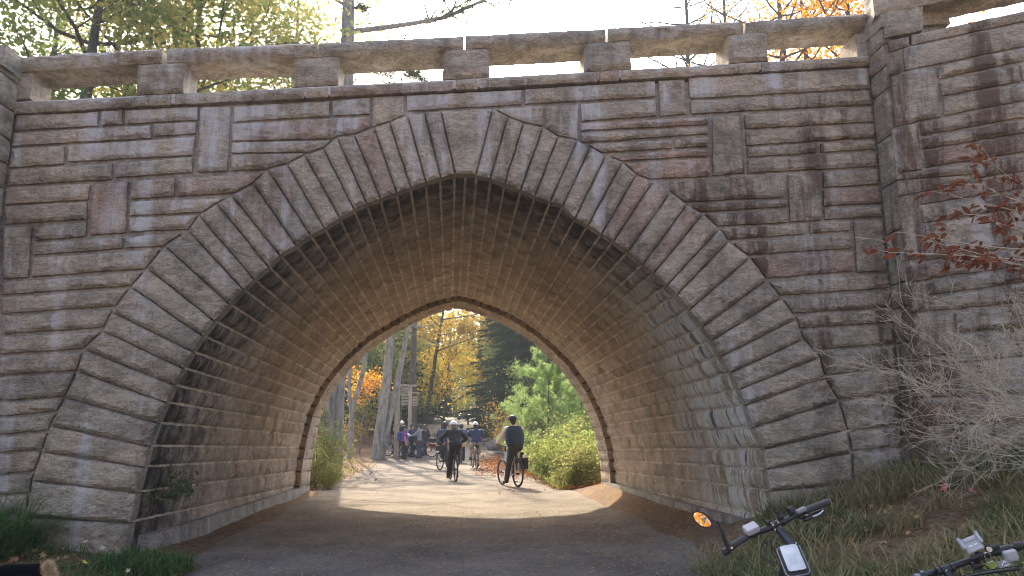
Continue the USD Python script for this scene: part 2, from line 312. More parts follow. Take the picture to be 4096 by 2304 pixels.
# joints of the arch ring, outer end then inner end, left springing to right springing
LJ = ('A 1680,160 1880,1040', 'A 1440,185 1670,1090', 'A 1190,215 1455,1150', 'A 935,330 1235,1235', 'A 710,400 1025,1310', 'A 425,505 790,1400', 'A 175,540 590,1465',
      'C 1790,-20 2215,830', 'C 1520,75 2005,950', 'C 1270,210 1780,1095', 'C 985,285 1585,1205', 'C 775,490 1370,1350', 'C 460,660 1130,1490', 'C 250,780 970,1660',
      'E 1440,-140 2210,760', 'E 1285,85 2050,905', 'E 945,300 1850,1125', 'E 690,625 1625,1365', 'H 1542,-368 2545,318', 'H 1265,-10 2390,545', 'H 1135,265 2250,790',
      'H 860,525 2110,1030', 'H 760,850 2010,1290', 'H 590,1225 L 843,52', 'L 280,72 800,180', 'L 230,212 765,295', 'L 178,368 730,435', 'L 145,570 697,600')
RJ = ('B 255,130 25,1050', 'B 475,250 235,1100', 'B 700,340 440,1180', 'B 985,400 675,1265', 'B 1200,530 880,1360', 'B 1480,590 1105,1440', 'B 1670,680 1295,1490',
      'B 1890,810 D 15,595', 'D 681,-187 207,695', 'D 880,0 405,820', 'D 1130,95 580,925', 'D 1380,255 790,1080', 'D 1620,430 1005,1265', 'D 1850,565 1165,1390',
      'D 2090,780 G 275,480', 'G 1128,-122 415,620', 'G 1440,105 600,840', 'G 1680,435 790,1090', 'G 1900,690 925,1290', 'G 2110,1000 I 330,440', 'I 1490,205 490,670',
      'I 1730,460 597,915', 'I 1800,760 700,1145', 'I 2000,1100 R 305,145', 'R 800,160 362,265', 'R 825,285 376,375', 'R 828,455 395,495')
joints = [at_y(px(s), YN)[:, [0, 2]] for s in LJ[::-1]] + [at_y(px(s), YN)[:, [0, 2]] for s in RJ]
b0, b1 = joints[0], joints[-1]
joints = [np.array([[b0[0][0] - 0.02, -0.1], [b0[1][0] - 0.05, -0.1]])] + joints + [np.array([[b1[0][0] + 0.06, 0.55], [b1[1][0] + 0.05, 0.44]]), np.array([[b1[0][0] + 0.1, -0.1], [b1[1][0] + 0.1, -0.1]])]
NV = len(joints) - 1
key = len(LJ)                       # the ring stone between the first joints of both lists
ring = Polygon([j[0] for j in joints] + [j[1] for j in joints[::-1]]).buffer(0)
hole = Polygon([j[1] for j in joints] + [(joints[-1][1][0], -1.5), (joints[0][1][0], -1.5)]).buffer(0)
for i in range(NV):
    a, b = joints[i], joints[i + 1]
    ia, ib = a[1] + (a[1] - a[0]) / np.linalg.norm(a[1] - a[0]) * 0.045, b[1] + (b[1] - b[0]) / np.linalg.norm(b[1] - b[0]) * 0.045      # the ring's arris stands a little inside the barrel
    p = Polygon([ia, a[0], b[0], ib]).buffer(0).buffer(-0.010, join_style=2)
    ax = (a[0] + b[0] - a[1] - b[1]); turn = math.atan2(ax[1], ax[0])
    obj('voussoir', rock(p, face_map(YN - 0.02), 0.034, 0.034, 0.036, 100 + i, 0.17, freq=(5, 7), edge=0.035), 'granite', bridge, smooth=False)
XL, XR = -5.37, 5.47
# the courses of the face: corners of every stone, as surveyed
ASH = '''1 60,830 715,805 710,915 60,948|1 730,800 890,793 890,902 730,910|1 900,793 1438,768 1435,872 900,900|1 60,962 1095,900 1095,1002 60,1062|1 1110,895 1425,878 1420,970 1110,990
1 60,1073 465,1050 465,1188 60,1217|1 488,1047 1415,985 1400,1127 485,1175|1 50,1230 815,1175 812,1302 50,1345|1 832,1175 1400,1130 1395,1252 828,1290|1 1445,772 1675,768 1650,1240 1420,1250
1 1690,767 2390,728 2390,842 1690,885|1 2405,724 2 240,703 240,828 1 2405,840|1 1680,893 2 240,838 240,1000 1 1675,1025|1 1675,1032 2500,985 2500,1100 1672,1110|1 1670,1117 2330,1078 2330,1210 1665,1240
2 252,700 485,688 485,905 252,925|2 500,688 1340,645 1340,760 500,806|2 1355,643 2305,580 2310,702 1355,756|2 1100,788 1495,765 1490,960 1100,960|2 1507,764 1745,752 1745,1040 1507,1040
2 1763,750 2310,712 2315,840 1765,880|2 2322,580 3 72,570 88,828 2 2335,845|2 1763,890 3 245,842 246,904 2 1763,948|2 1763,960 3 248,912 249,970 2 1763,1035|2 1790,1043 2425,1005 2427,1076 1790,1112
2 2440,1003 3 250,985 251,1060 2 2440,1074|2 1990,1120 3 252,1070 252,1130 2 1990,1168|2 2050,1176 3 255,1140 262,1280 2 2050,1305|3 265,842 482,832 510,1255 275,1275|3 92,560 1560,476 1560,634 107,716
3 106,727 1560,645 1560,750 115,827|3 497,828 1560,760 1560,876 507,936|3 511,946 1560,886 1560,990 515,1056|3 520,1065 1030,1030 1030,1108 522,1140|3 1050,1032 1560,1000 1560,1075 1055,1105
3 526,1150 1560,1090 1560,1200 527,1257|3 -40,1303 800,1260 5 810,72 -40,108|3 815,1257 1060,1245 5 1070,240 830,250|3 1072,1243 1560,1212 1560,1330 1072,1360|3 1072,1370 1560,1340 5 1600,103 1077,136
5 1080,148 1600,116 1600,206 1082,236|5 130,118 815,82 818,140 130,184|5 180,192 820,152 825,255 180,290|5 290,298 960,252 955,336 290,386|5 975,250 1277,240 1275,312 978,335
5 1293,240 1600,214 1600,602 1318,616|5 430,392 1285,332 1290,440 430,496|5 500,508 1300,457 1310,606 500,672|5 640,684 1620,618 1620,722 640,793|5 780,808 1620,738 1620,866 780,918
5 840,932 1620,874 1620,972 840,1024|5 890,1036 1640,978 1640,1120 890,1188|5 1000,1198 1640,1128 1640,1302 1000,1368|5 1060,1378 1640,1316 8 1640,112 1100,186|8 1150,194 1640,118 1640,358 1150,410
8 1200,418 1640,368 1640,512 1200,556|8 1240,568 1640,520 1640,690 1240,740|8 1240,752 1640,702 1640,860 1240,900
1 30,1357 660,1323 4 640,92 30,127|1 665,1325 930,1310 4 915,330 645,347|1 945,1306 1270,1285 4 1265,65 940,87|1 1285,1285 2000,1245 4 1780,36 1285,65|4 30,135 637,96 633,232 30,270
4 940,95 1640,72 1560,176 932,207|4 930,215 1520,188 1480,296 930,326|4 20,282 235,276 205,656 10,664|4 250,277 630,242 625,357 245,387|4 240,398 890,352 885,445 235,492
4 905,352 1330,328 1260,418 898,442|4 230,503 1260,436 1130,583 222,650|4 10,684 1100,598 1040,706 10,780|4 10,792 980,726 880,856 10,916|4 10,928 890,878 820,1011 10,1062
4 -60,1078 740,1043 680,1162 -60,1213|4 -60,1224 700,1182 640,1316 -60,1366|4 -60,1374 620,1330 6 540,152 -60,188|6 -60,198 470,162 430,262 -60,306|6 -60,312 430,272 410,392 -60,440
6 -60,450 400,404 370,526 -60,566|6 -60,574 320,545 300,686 -60,722|6 -60,730 300,698 270,843 -60,866|6 -60,876 260,858 240,990 -60,1008|6 -60,1020 260,1003 240,1180 -60,1200'''
done = ring.buffer(0.016)
clip = sbox(XL + 0.012, -0.3, XR - 0.012, 9).difference(hole.buffer(0.02))
sn = 0
for s in ASH.replace('\n', '|').split('|'):
    q = at_y(px(s), YN)[:, [0, 2]]; p = Polygon(q).buffer(0).intersection(clip).difference(done)
    if p.is_empty: continue
    done = done.union(p.buffer(0.004)); p = p.buffer(-0.009, join_style=2)
    if p.is_empty or p.area < 0.01: continue
    sn += 1
    cx, cz = p.centroid.x, p.centroid.y
    obj('ashlar_stone', rock(p, face_map(YN), 0.036, 0.028, 0.026, 300 + sn, 0.09, edge=0.03), 'granite_wet' if cx > 2.9 and cz < 5.75 else 'granite_run' if cz > 5.0 + 0.088 * cx or (cx < -2 and abs(cz - 3.9) < .35 and cx > -4) else 'granite', bridge, smooth=False)
# string course, balusters and rail of the parapet
COP = '''1 60,747 975,703 975,772 60,830|1 982,701 1076,692 1076,767 982,771|1 1088,690 1240,682 1240,759 1088,767|1 1266,680 2202,638 2202,714 1266,756|1 2218,640 2375,632 2375,704 2218,711
1 2393,631 2 832,590 832,655 1 2393,700|2 857,578 1014,572 1014,645 857,650|2 1030,572 1882,522 1882,588 1030,638|2 1897,519 2040,510 2040,581 1897,588|2 2055,510 3 455,465 455,530 2 2055,578
3 463,464 611,455 611,521 463,530|3 627,455 1470,404 1470,466 627,520'''
for k, s in enumerate(COP.replace('\n', '|').split('|')):
    q = at_y(px(s), YN - 0.05)[:, [0, 2]]; p = Polygon(q).buffer(0).intersection(sbox(XL + 0.01, 0, XR - 0.01, 9))
    obj('coping_stone', rock(p, face_map(YN - 0.05), 0.04, 0.034, 0.03, 600 + k, 0.56, True), 'granite', bridge, smooth=False)
for k, s in enumerate(('1 1000,475 1345,460 1325,665 985,680', '1 2140,425 2460,405 2450,610 2127,630', '2 770,370 1095,354 1100,558 760,572', '2 1795,318 2120,300 2132,497 1785,515', '3 375,252 665,242 675,436 385,456')):
    q = at_y(px(s), YN - 0.03)[:, [0, 2]]; q = q + np.sign(q - q.mean(0)) * (0, 0.012)
    obj('baluster_block', rock(Polygon(q).buffer(0), face_map(YN - 0.03), 0.035, 0.04, 0.045, 640 + k, 0.45, True), 'granite', bridge, smooth=22)
for k, s in enumerate(('1 60,420 1176,354 1176,455 60,528', '1 1213,355 2296,313 2296,415 1205,455', '1 2310,312 2 915,264 915,360 1 2310,415', '2 930,262 1940,210 1940,305 930,356', '2 1958,208 3 492,155 496,248 2 1958,302', '3 508,160 1470,92 1470,186 510,248')):
    q = at_y(px(s), YN - 0.05)[:, [0, 2]]; p = Polygon(q).buffer(0).intersection(sbox(XL + 0.01, 0, XR - 0.01, 9))
    obj('rail_beam', rock(p, face_map(YN - 0.05), 0.045, 0.045, 0.04, 660 + k, 0.5, True, freq=(2.5, 6)), 'granite', bridge, smooth=22)
def deck_z(x): return 5.62 + 0.088 * x
for xe, nm in ((XL, 0), (XR, 1)):      # half blocks against the piers
    s = 1 if nm == 0 else -1
    z0 = deck_z(xe) + 0.24
    p = Polygon([(xe, z0), (xe + s * 0.17, z0 + s * 0.015), (xe + s * 0.17, z0 + 0.36), (xe, z0 + 0.36)])
    obj('baluster_block', rock(p, face_map(YN - 0.02), 0.04, 0.015, 0.01, 690 + nm, 0.44, True), 'granite', bridge, smooth=22)

# ---- the barrel: courses run from ring to ring
FAR = px('P 36,790 43,740 50,660 62,590 85,485 125,392 175,322 235,256 300,197 380,146 450,106 540,63 620,41 650,38 700,50 790,82 870,122 950,176 1010,230 1070,290 1125,365 1165,440 1200,530 1220,620 1230,700 1236,800')
far = at_y(FAR, YF)[:, [0, 2]]; ap = int(np.argmax(far[:, 1]))
far[0] = (far[0][0], far[0][1]); far = np.vstack([[far[0][0] - 0.02, -0.35], far, [far[-1][0] + 0.03, -0.35]]); ap += 1
near = np.array([j[1] for j in joints]); nap = key + 0.5
def walk(P, t):
    d = np.r_[0, np.cumsum(np.linalg.norm(np.diff(P, axis=0), axis=1))]; s = np.clip(t, 0, 1) * d[-1]
    return np.c_[np.interp(s, d, P[:, 0]), np.interp(s, d, P[:, 1])]
apex = (near[key] + near[key + 1]) / 2 + (0, 0.03)
NL = np.vstack([near[:key + 1], apex]); NR = np.vstack([apex, near[key + 1:]])
def frac(P): d = np.r_[0, np.cumsum(np.linalg.norm(np.diff(P, axis=0), axis=1))]; return d / d[-1]
fl, fr = walk(far[:ap + 1], frac(NL)), walk(far[ap:], frac(NR))
NP, FIN = np.vstack([NL, NR[1:]]), np.vstack([fl, fr[1:]])     # matching stations, apex included
def outward(P, off):
    t = np.gradient(P, axis=0); nn = np.c_[-t[:, 1], t[:, 0]]; nn /= np.linalg.norm(nn, axis=1, keepdims=True); return P + nn * off
FP = outward(FIN, 0.13)          # the far ring stands in from the barrel by this much
LEN = YF - YN
def loft(i, u, v, h):     # course i, u across it (0..1), v metres in from the near face, h metres out of the surface
    v = np.asarray(v)[:, None] / LEN; u = np.asarray(u)[:, None]
    A, B = NP[i] + (FP[i] - NP[i]) * v, NP[i + 1] + (FP[i + 1] - NP[i + 1]) * v
    p = A + (B - A) * u; e = B - A; nn = np.c_[e[:, 1], -e[:, 0]]; nn /= np.linalg.norm(nn, axis=1, keepdims=True)
    p = p + nn * np.asarray(h)[:, None]
    return np.c_[p[:, 0], YN + v[:, 0] * LEN, p[:, 1]]
ks = 0
for i in range(len(NP) - 1):
    w = np.linalg.norm(NP[i + 1] - NP[i]); g = 0.014
    cuts = [0.13]
    while True:
        nx = cuts[-1] + rng.uniform(1.3, 2.3)
        if nx > LEN - 1.12 - 0.8: break
        cuts.append(nx)
    cuts.append(LEN - 1.14)
    mapf = (lambda i, w: lambda p, h: loft(i, p[:, 0] / w, p[:, 1], h))(i, w)
    for a, b in zip(cuts[:-1], cuts[1:]):
        ks += 1
        near_part = b < 4.5
        p = sbox(g, a + 0.002, w - g, b - 0.002)
        obj('soffit_stone', rock(p, mapf, 0.05 if near_part else 0.07, 0.016, 0.020, 1000 + ks, 0.05, freq=(3, 11), edge=0.03), 'granite_barrel', bridge, smooth=False)
    p = sbox(g, LEN - 1.08, w - g, LEN + 0.03)
    obj('far_voussoir', rock(p, (lambda m_: lambda p, h: m_(p, np.asarray(h) + 0.115))(mapf), 0.075, 0.02, 0.012, 2000 + i, 0.2, edge=0.04), 'granite_barrel', bridge, smooth=25)
# mortar body behind the stones
st = np.arange(len(NP)); V = []; F = []
def strip(off, v0, v1):
    rows = []
    for v in (v0, v1):
        P = NP + (FP - NP) * (v / LEN); t = np.gradient(P, axis=0); nn = np.c_[t[:, 1], -t[:, 0]]; nn /= np.linalg.norm(nn, axis=1, keepdims=True)
        P = P - nn * off; rows.append(np.c_[P[:, 0], np.full(len(P), YN + v), P[:, 1]])
    n = len(P); k = np.arange(n - 1)
    return np.vstack(rows), np.vstack([np.c_[k, k + 1, n + k + 1], np.c_[k, n + k + 1, n + k]])
obj('barrel_mortar', cat_([strip(0.011, 0.05, LEN - 1.16), strip(0.2, LEN - 1.2, LEN - 1.04), strip(-0.095, LEN - 1.06, LEN)]), 'mortar_barrel', bridge)
def outward(P, off): 
    t = np.gradient(P, axis=0); nn = np.c_[-t[:, 1], t[:, 0]]; nn /= np.linalg.norm(nn, axis=1, keepdims=True); return P + nn * off
prof = Polygon([(XL - 1.4, -1.2), (XR + 1.2, -1.2), (XR + 1.2, deck_z(XR + 1.2) + 0.06), (XL - 1.4, deck_z(XL - 1.4) + 0.06)])
def extr(poly, y0, y1):
    if poly.geom_type != 'Polygon': poly = max(poly.geoms, key=lambda g: g.area)
    m = trimesh.creation.extrude_polygon(poly, y1 - y0, engine='earcut'); v = np.array(m.vertices)
    return np.c_[v[:, 0], y1 - v[:, 2], v[:, 1]], np.array(m.faces)
def under(P): return Polygon(list(map(tuple, P)) + [(P[-1][0], -3), (P[0][0], -3)]).buffer(0)
obj('wall_mortar', extr(prof.difference(under(outward(NP, 0.024))), YN + 0.036, YN + 0.25), 'mortar', bridge)
obj('parapet_mortar', cat_([extr(Polygon(at_y(px('1 60,750 2 840,586 3 1470,410 1470,462 2 840,652 1 60,827'), YN)[:, [0, 2]]).buffer(-0.004).intersection(sbox(XL + .01, 0, XR - .01, 9)), YN - 0.035, YN + 0.46)]), 'mortar_fresh', bridge)
obj('core', extr(prof.difference(under(outward(NP, 0.3))).buffer(0), YN + 0.26, YF - 0.27), 'mortar', bridge)
obj('far_face', extr(prof.difference(under(outward(FIN, 0.03))), YF - 0.25, YF), 'granite', bridge)
for s in (0,):
    q = [(XL - 1.4, deck_z(XL - 1.4) + 0.06), (XR + 1.2, deck_z(XR + 1.2) + 0.06), (XR + 1.2, deck_z(XR + 1.2) + 0.75), (XL - 1.4, deck_z(XL - 1.4) + 0.75)]
    obj('far_parapet', extr(Polygon(q), YF - 0.45, YF), 'granite', bridge)
# plinth ledges at the foot of the barrel
for nm, side in (('L', 0), ('R', len(NP) - 1)):
    s = 1 if nm == 'L' else -1
    top = (0.27, 0.20) if nm == 'L' else (0.34, 0.27)
    rows = []
    for v, z in ((0.35, top[0]), (LEN - 0.02, top[1])):
        P = NP + (FP - NP) * (v / LEN)
        d = P[:26] if nm == 'L' else P[-26:][::-1]
        xw = np.interp(z, d[:12, 1], d[:12, 0])
        rows.append([(xw - s * 0.15, YN + v, z), (xw + s * 0.13, YN + v, z - 0.015), (xw + s * 0.16, YN + v, -0.4), (xw - s * 0.15, YN + v, -0.4)])
    v = np.array(rows[0] + rows[1]); f = [(0, 1, 5, 4), (1, 2, 6, 5), (0, 3, 2, 1), (4, 5, 6, 7)]
    m = trimesh.Trimesh(*meshkit.arrays((v, np.array(f)))[:2], process=False)
    for _ in range(5): m = m.subdivide()
    vv = np.array(m.vertices); vv += (meshkit.fbm(vv * 7, 3, 3)[:, None] - 0.5) * (0.03, 0.0, 0.02)
    obj('plinth', (vv, np.array(m.faces)), 'concrete', bridge, smooth=40)
# ---- piers: the returns that stand forward of the face
PY = 8.62
for s, xe in ((-1, XL), (1, XR)):
    pier = part('pier', bridge)
    z = -0.3; k = 0; zs = [-0.3]
    while z < 6.2 + 0.088 * xe: z += rng.choice([0.30, 0.36, 0.44, 0.62]); zs.append(z)
    for z0, z1 in zip(zs[:-1], zs[1:]):
        k += 1
        ret = lambda p, h, xe=xe, s=s: np.c_[xe - s * h, (PY + p[:, 0]) if s < 0 else (YN - p[:, 0]), p[:, 1] - (0.0 * p[:, 0])]
        obj('pier_stone', rock(sbox(0.0, z0 + 0.008, YN - PY - 0.005, z1 - 0.008), ret, 0.04, 0.03, 0.03, 3000 + k + 50 * (s > 0), 0.1), 'granite_wet' if s > 0 else 'granite', pier, smooth=22)
        if s < 0:
            fr_ = lambda p, h: np.c_[p[:, 0], PY - h, p[:, 1]]
            obj('pier_stone', rock(sbox(xe - 1.35, z0 + 0.008, xe - 0.005, z1 - 0.008), fr_, 0.06, 0.02, 0.03, 3200 + k, 0.1), 'granite', pier, smooth=22)
    top = deck_z(xe) + 0.75
    x0, x1 = (xe - 1.35, xe + 0.02) if s < 0 else (xe - 0.02, xe + 0.9)
    obj('pier_core', box(x1 - x0 - 0.06, YN + 0.55 - PY - 0.03, top + 0.4, ((x0 + x1) / 2 + s * 0.02, (PY + 0.03 + YN + 0.55) / 2, top / 2 - 0.2)), 'mortar', pier)
    cap = rock(sbox(x0 - 0.02, top - 0.27, x1 + (0.03 if s < 0 else 0), top), lambda p, h: np.c_[p[:, 0], PY - 0.03 - h, p[:, 1] + 0.088 * (p[:, 0] - xe)], 0.045, 0.02, 0.02, 3500 + s, 0.62, True)
    obj('pier_cap', cap, 'granite', pier, smooth=22)
# ------------------------------------------------------------------ the wing wall on the right, splayed towards the path
WA = math.radians(20); WO = np.array([XR, PY, 0.0]); WD = np.array([math.cos(WA), -math.sin(WA), 0]); WN = np.array([-math.sin(WA), -math.cos(WA), 0])
wing = thing('wing_wall', 'splayed granite wing wall right of the arch behind the bare shrub', 'wall')
def wing_map(p, h): return WO + p[:, :1] * WD + np.asarray(h)[:, None] * WN + np.c_[np.zeros((len(p), 2)), p[:, 1]]
def wing_uv(s, push):
    q = px(s)
    if push:       # courses that leave the frame run on
        for a, b in ((0, 1), (3, 2)): q[b] = q[a] + (q[b] - q[a]) * push
    w = on_plane(q, WO, WN); return np.c_[(w - WO) @ WD, w[:, 2]]
WING = '''1.0 W 165,182 345,147 350,20 150,52|1.0 W 180,190 283,168 283,215 190,242|1.0 W 170,252 240,238 244,338 180,356|1.0 W 190,358 404,318 430,545 215,592|1.0 W 190,604 322,575 346,792 205,812
2.4 W 292,164 819,50 819,98 292,210|2.6 W 252,224 819,108 819,215 260,330|2.6 W 414,309 819,222 819,283 420,369|1.0 W 424,376 794,304 805,380 434,450|2.4 W 800,302 900,283 910,360 812,378|2.6 W 438,458 819,388 819,470 445,540
2.6 W 330,572 819,477 819,548 338,634|2.6 W 340,646 819,558 819,620 346,698|2.6 W 350,706 819,628 819,710 357,784|1.0 W 170,824 565,764 575,815 T 140,128|2.4 W 572,762 819,722 819,800 580,835
1.0 T 120,138 500,62 500,130 125,206|2.4 T 508,62 720,28 720,88 508,130|2.6 T 292,166 720,94 720,158 296,224|2.6 T 298,236 720,166 720,236 304,300|1.0 T 130,196 286,182 302,440 150,484|2.6 T 312,310 720,246 720,396 312,456
1.0 T 150,494 545,436 550,500 156,560|2.4 T 552,436 720,410 720,476 556,500|1.0 T 155,572 322,540 326,664 160,690|2.6 T 328,545 720,482 720,545 332,600|2.6 T 332,612 720,553 720,630 336,664|1.0 T 160,702 430,668 430,850 170,882
2.6 T 436,670 720,640 720,732 440,752|2.6 T 440,760 720,738 720,850 440,880|1.0 T 170,892 380,868 380,1020 176,1044|2.6 T 386,866 720,856 720,1004 386,1020|2.6 T 172,1052 720,1010 720,1130 178,1142|1.0 T 176,1150 460,1136 460,1270 180,1290
2.6 T 466,1136 720,1140 720,1266 466,1270|2.6 T 176,1298 720,1276 720,1400 180,1420'''
doneW = Polygon(); k = 0
for s in WING.replace('\n', '|').split('|'):
    push, rest = s.split(' ', 1)
    p = Polygon(wing_uv(rest, float(push) if float(push) > 1 else 0)).buffer(0).intersection(sbox(-0.02, -0.4, 6.5, 9)).difference(doneW)
    if p.is_empty: continue
    if p.geom_type != 'Polygon': p = max(p.geoms, key=lambda g: g.area)
    doneW = doneW.union(p.buffer(0.006)); p = p.buffer(-0.004, join_style=2); k += 1
    if p.is_empty or p.area < 0.01: continue
    if k == 1: obj('baluster_block', rock(p, lambda p, h: wing_map(p, h + 0.02), 0.045, 0.02, 0.03, 4000, 0.46, True), 'granite', wing, smooth=22); continue
    obj('ashlar_stone', rock(p, wing_map, 0.04, 0.028, 0.028, 4000 + k, 0.1, edge=0.03), 'granite_wet', wing, smooth=False)
def wz(u): return deck_z(XR) + 0.12 + 0.092 * u
def wbox(u0, u1, z0, z1, d0, d1):
    c = [WO + u * WD - d * WN + np.array([0, 0, wz(u) + z if z > -50 else -0.6]) for u in (u0, u1) for d in (d0, d1) for z in (z0, z1)]
    m = trimesh.Trimesh(np.array(c)).convex_hull; return np.array(m.vertices), np.array(m.faces)
obj('wall_mortar', wbox(0.02, 6.5, -99, 0.06, 0.028, 0.5), 'mortar', wing)
for u in (2.35, 4.1, 5.9): obj('baluster_block', rock(Polygon([(u, wz(u) + 0.07), (u + 0.42, wz(u + .42) + 0.07), (u + 0.42, wz(u + .42) + 0.52), (u, wz(u) + 0.52)]), lambda p, h: wing_map(p, h + 0.02), 0.05, 0.02, 0.03, 4100 + int(u), 0.46, True), 'granite', wing, smooth=22)
for u0, u1 in ((-0.1, 2.55), (2.57, 4.3), (4.32, 6.5)):
    obj('rail_beam', rock(Polygon([(u0, wz(u0) + 0.53), (u1, wz(u1) + 0.53), (u1, wz(u1) + 0.8), (u0, wz(u0) + 0.8)]), lambda p, h: wing_map(p, h + 0.04), 0.05, 0.03, 0.03, 4200 + int(u0), 0.5, True), 'granite', wing, smooth=22)
# ------------------------------------------------------------------ the ground
def sst(a, b, x): t = np.clip((x - a) / (b - a), 0, 1); return t * t * (3 - 2 * t)
def gz(x, y):
    x, y = np.asarray(x, float), np.asarray(y, float)
    z = 0.06 * np.clip(y - 38, 0, 52) * sst(36, 44, y) - 0.04 * np.clip(y - 92, 0, 40)
    front = 1 - sst(8.6, 10.5, y); tun = sst(8.0, 10, y) * (1 - sst(18.5, 20, y)); back = sst(18.5, 22, y)
    z = z + front * (0.30 * np.clip(x - 2.35, 0, 9) + 0.10 * np.clip(-x - 2.7, 0, 8))
    z = z + tun * (0.16 * np.clip(x - 2.4, 0, 1.2) + 0.05 * np.clip(-x - 2.6, 0, 1))
    z = z + back * (0.12 * np.clip(x - 4.2, 0, 6) + 0.06 * np.clip(-x - 4.5, 0, 20)) + 0.42 * np.clip(-x - 3.7, 0, 2.2) * sst(21, 27, y) * (1 - sst(31, 38, y)) + sst(42, 56, y) * 0.16 * np.clip(x - 4.6, 0, 14)
    e = sst(5.6, 7.2, np.abs(x)) * sst(9.4, 10.2, y); slope = np.clip((y - 18.4) * 0.85, 0, 20)
    z = np.where(e > 0, np.maximum(z, (5.55 + 0.088 * np.clip(x, -12, 30) - slope) * e + z * (1 - e) * (slope < 5)), z)
    return z
def rough(x, y): return (meshkit.fbm(np.stack([np.asarray(x) * 0.7, np.asarray(y) * 0.7, np.zeros_like(np.asarray(x, float))], -1), 4, 11) - 0.5) * 0.10
def grid(xs, ys, zf):
    X, Y = np.meshgrid(xs, ys); V = np.c_[X.ravel(), Y.ravel(), zf(X, Y).ravel()]; nx = len(xs)
    i, j = np.meshgrid(np.arange(len(ys) - 1), np.arange(nx - 1), indexing='ij'); a = i * nx + j
    q = np.stack([a, a + 1, a + nx + 1, a + nx], -1).reshape(-1, 4)
    return V, np.vstack([q[:, [0, 1, 2]], q[:, [0, 2, 3]]])
def ease(x): return 1 - sst(2.6, 3.6, np.abs(x))
xs = np.r_[-900, -400, -150, -70, np.arange(-40, -12, 1.0), np.arange(-12, -7, 0.4), np.arange(-7, 7.01, 0.16), np.arange(7.4, 12, 0.4), np.arange(12, 41, 1.0), 70, 150, 400, 900]
ys = np.r_[-600, -200, -60, -25, np.arange(-12, 2, 1.0), np.arange(2, 11, 0.16), np.arange(11, 32, 0.3), np.arange(32, 130, 1.0), 160, 300, 900]
obj('ground', grid(xs, ys, lambda X, Y: gz(X, Y) + rough(X, Y) * sst(2.4, 3.6, np.abs(X)) - 0.05 * ease(X)), 'forest_floor', smooth=True, kind='structure')
rp = np.random.RandomState(8)
yy = np.r_[np.arange(-12, 32, 0.25), np.arange(32, 118, 0.7)]
def half(y, s): return np.where(y < 9.2, 2.95, np.where(y < 19, 3.3 - 0.25 * (s > 0), (3.7 + 1.6 * sst(28, 40, y) if s < 0 else 2.65))) + 0.35 * (meshkit.fbm(np.c_[y * 0.45, np.full(len(y), s * 5.0), np.zeros(len(y))], 3, 2) - 0.5)
L, R = -half(yy, -1), half(yy, 1); t = np.linspace(0, 1, 41)
X = L[:, None] + (R - L)[:, None] * t; Yg = np.repeat(yy[:, None], 41, 1)
edge = np.minimum(t, 1 - t) * (R - L)[:, None]
Z = gz(X, Yg) + 0.012 + (meshkit.fbm(np.stack([X * 1.6, Yg * 1.1, X * 0], -1), 3, 5) - 0.5) * 0.02 - 0.07 * (1 - sst(0, 0.45, edge))
n = 41; i, j = np.meshgrid(np.arange(len(yy) - 1), np.arange(n - 1), indexing='ij'); a = i * n + j
q = np.stack([a, a + 1, a + n + 1, a + n], -1).reshape(-1, 4)
obj('path', (np.c_[X.ravel(), Yg.ravel(), Z.ravel()], np.vstack([q[:, [0, 1, 2]], q[:, [0, 2, 3]]])), 'path_gravel', smooth=True, kind='structure')
roadx = np.r_[np.arange(-40, 41, 2.0)]
obj('road', grid(roadx, np.array([YN + 0.6, YF - 0.6]), lambda X, Y: 5.72 + 0.088 * np.clip(X, -12, 30)), 'asphalt', kind='structure')
# ------------------------------------------------------------------ vegetation
def leafmat(name, ramp, trans=0.45, clump=0.9):
    mat(name, {'g': ('geometry', {}), 'n': ('noise_texture', {'scale': clump, 'detail': 3.0}), 'a': ('math', {'math_type': 'multiply_add', 'value2': 0.55}),
               'b': ('math', {'math_type': 'multiply_add', 'value2': 0.9, 'value3': -0.17}), 'r': ('rgb_ramp', {'ramp': ramp}),
               'd': ('diffuse_bsdf', {}), 't': ('translucent_bsdf', {}), 'm': ('mix_closure', {'fac': trans})},
        [('g.position', 'n.vector'), ('n.fac', 'b.value1'), ('g.random_per_island', 'a.value1'), ('b.value', 'a.value3'), ('a.value', 'r.fac'), ('r.color', 'd.color'), ('r.color', 't.color'),
         ('d.BSDF', 'm.closure1'), ('t.BSDF', 'm.closure2')], surface='m.closure')
leafmat('leaves_yellow', [(0.1, (0.42, 0.38, 0.06)), (0.4, (0.72, 0.50, 0.06)), (0.7, (0.80, 0.52, 0.06)), (1.0, (0.62, 0.28, 0.03))], 0.55)
leafmat('leaves_orange', [(0.1, (0.65, 0.40, 0.06)), (0.4, (0.72, 0.30, 0.035)), (0.7, (0.64, 0.19, 0.03)), (1.0, (0.70, 0.42, 0.07))], 0.55)
leafmat('leaves_gold_green', [(0.25, (0.17, 0.23, 0.07)), (0.40, (0.38, 0.36, 0.11)), (0.52, (0.66, 0.50, 0.13)), (0.68, (0.76, 0.43, 0.10)), (0.85, (0.62, 0.28, 0.08))], 0.65, 0.55)
leafmat('leaves_brown_gold', [(0.1, (0.34, 0.28, 0.07)), (0.4, (0.60, 0.38, 0.08)), (0.7, (0.66, 0.32, 0.06)), (1.0, (0.45, 0.20, 0.06))], 0.55)
leafmat('leaves_yellow_green', [(0.15, (0.17, 0.24, 0.07)), (0.45, (0.42, 0.44, 0.13)), (0.75, (0.58, 0.50, 0.17)), (1.0, (0.6, 0.40, 0.14))], 0.55)
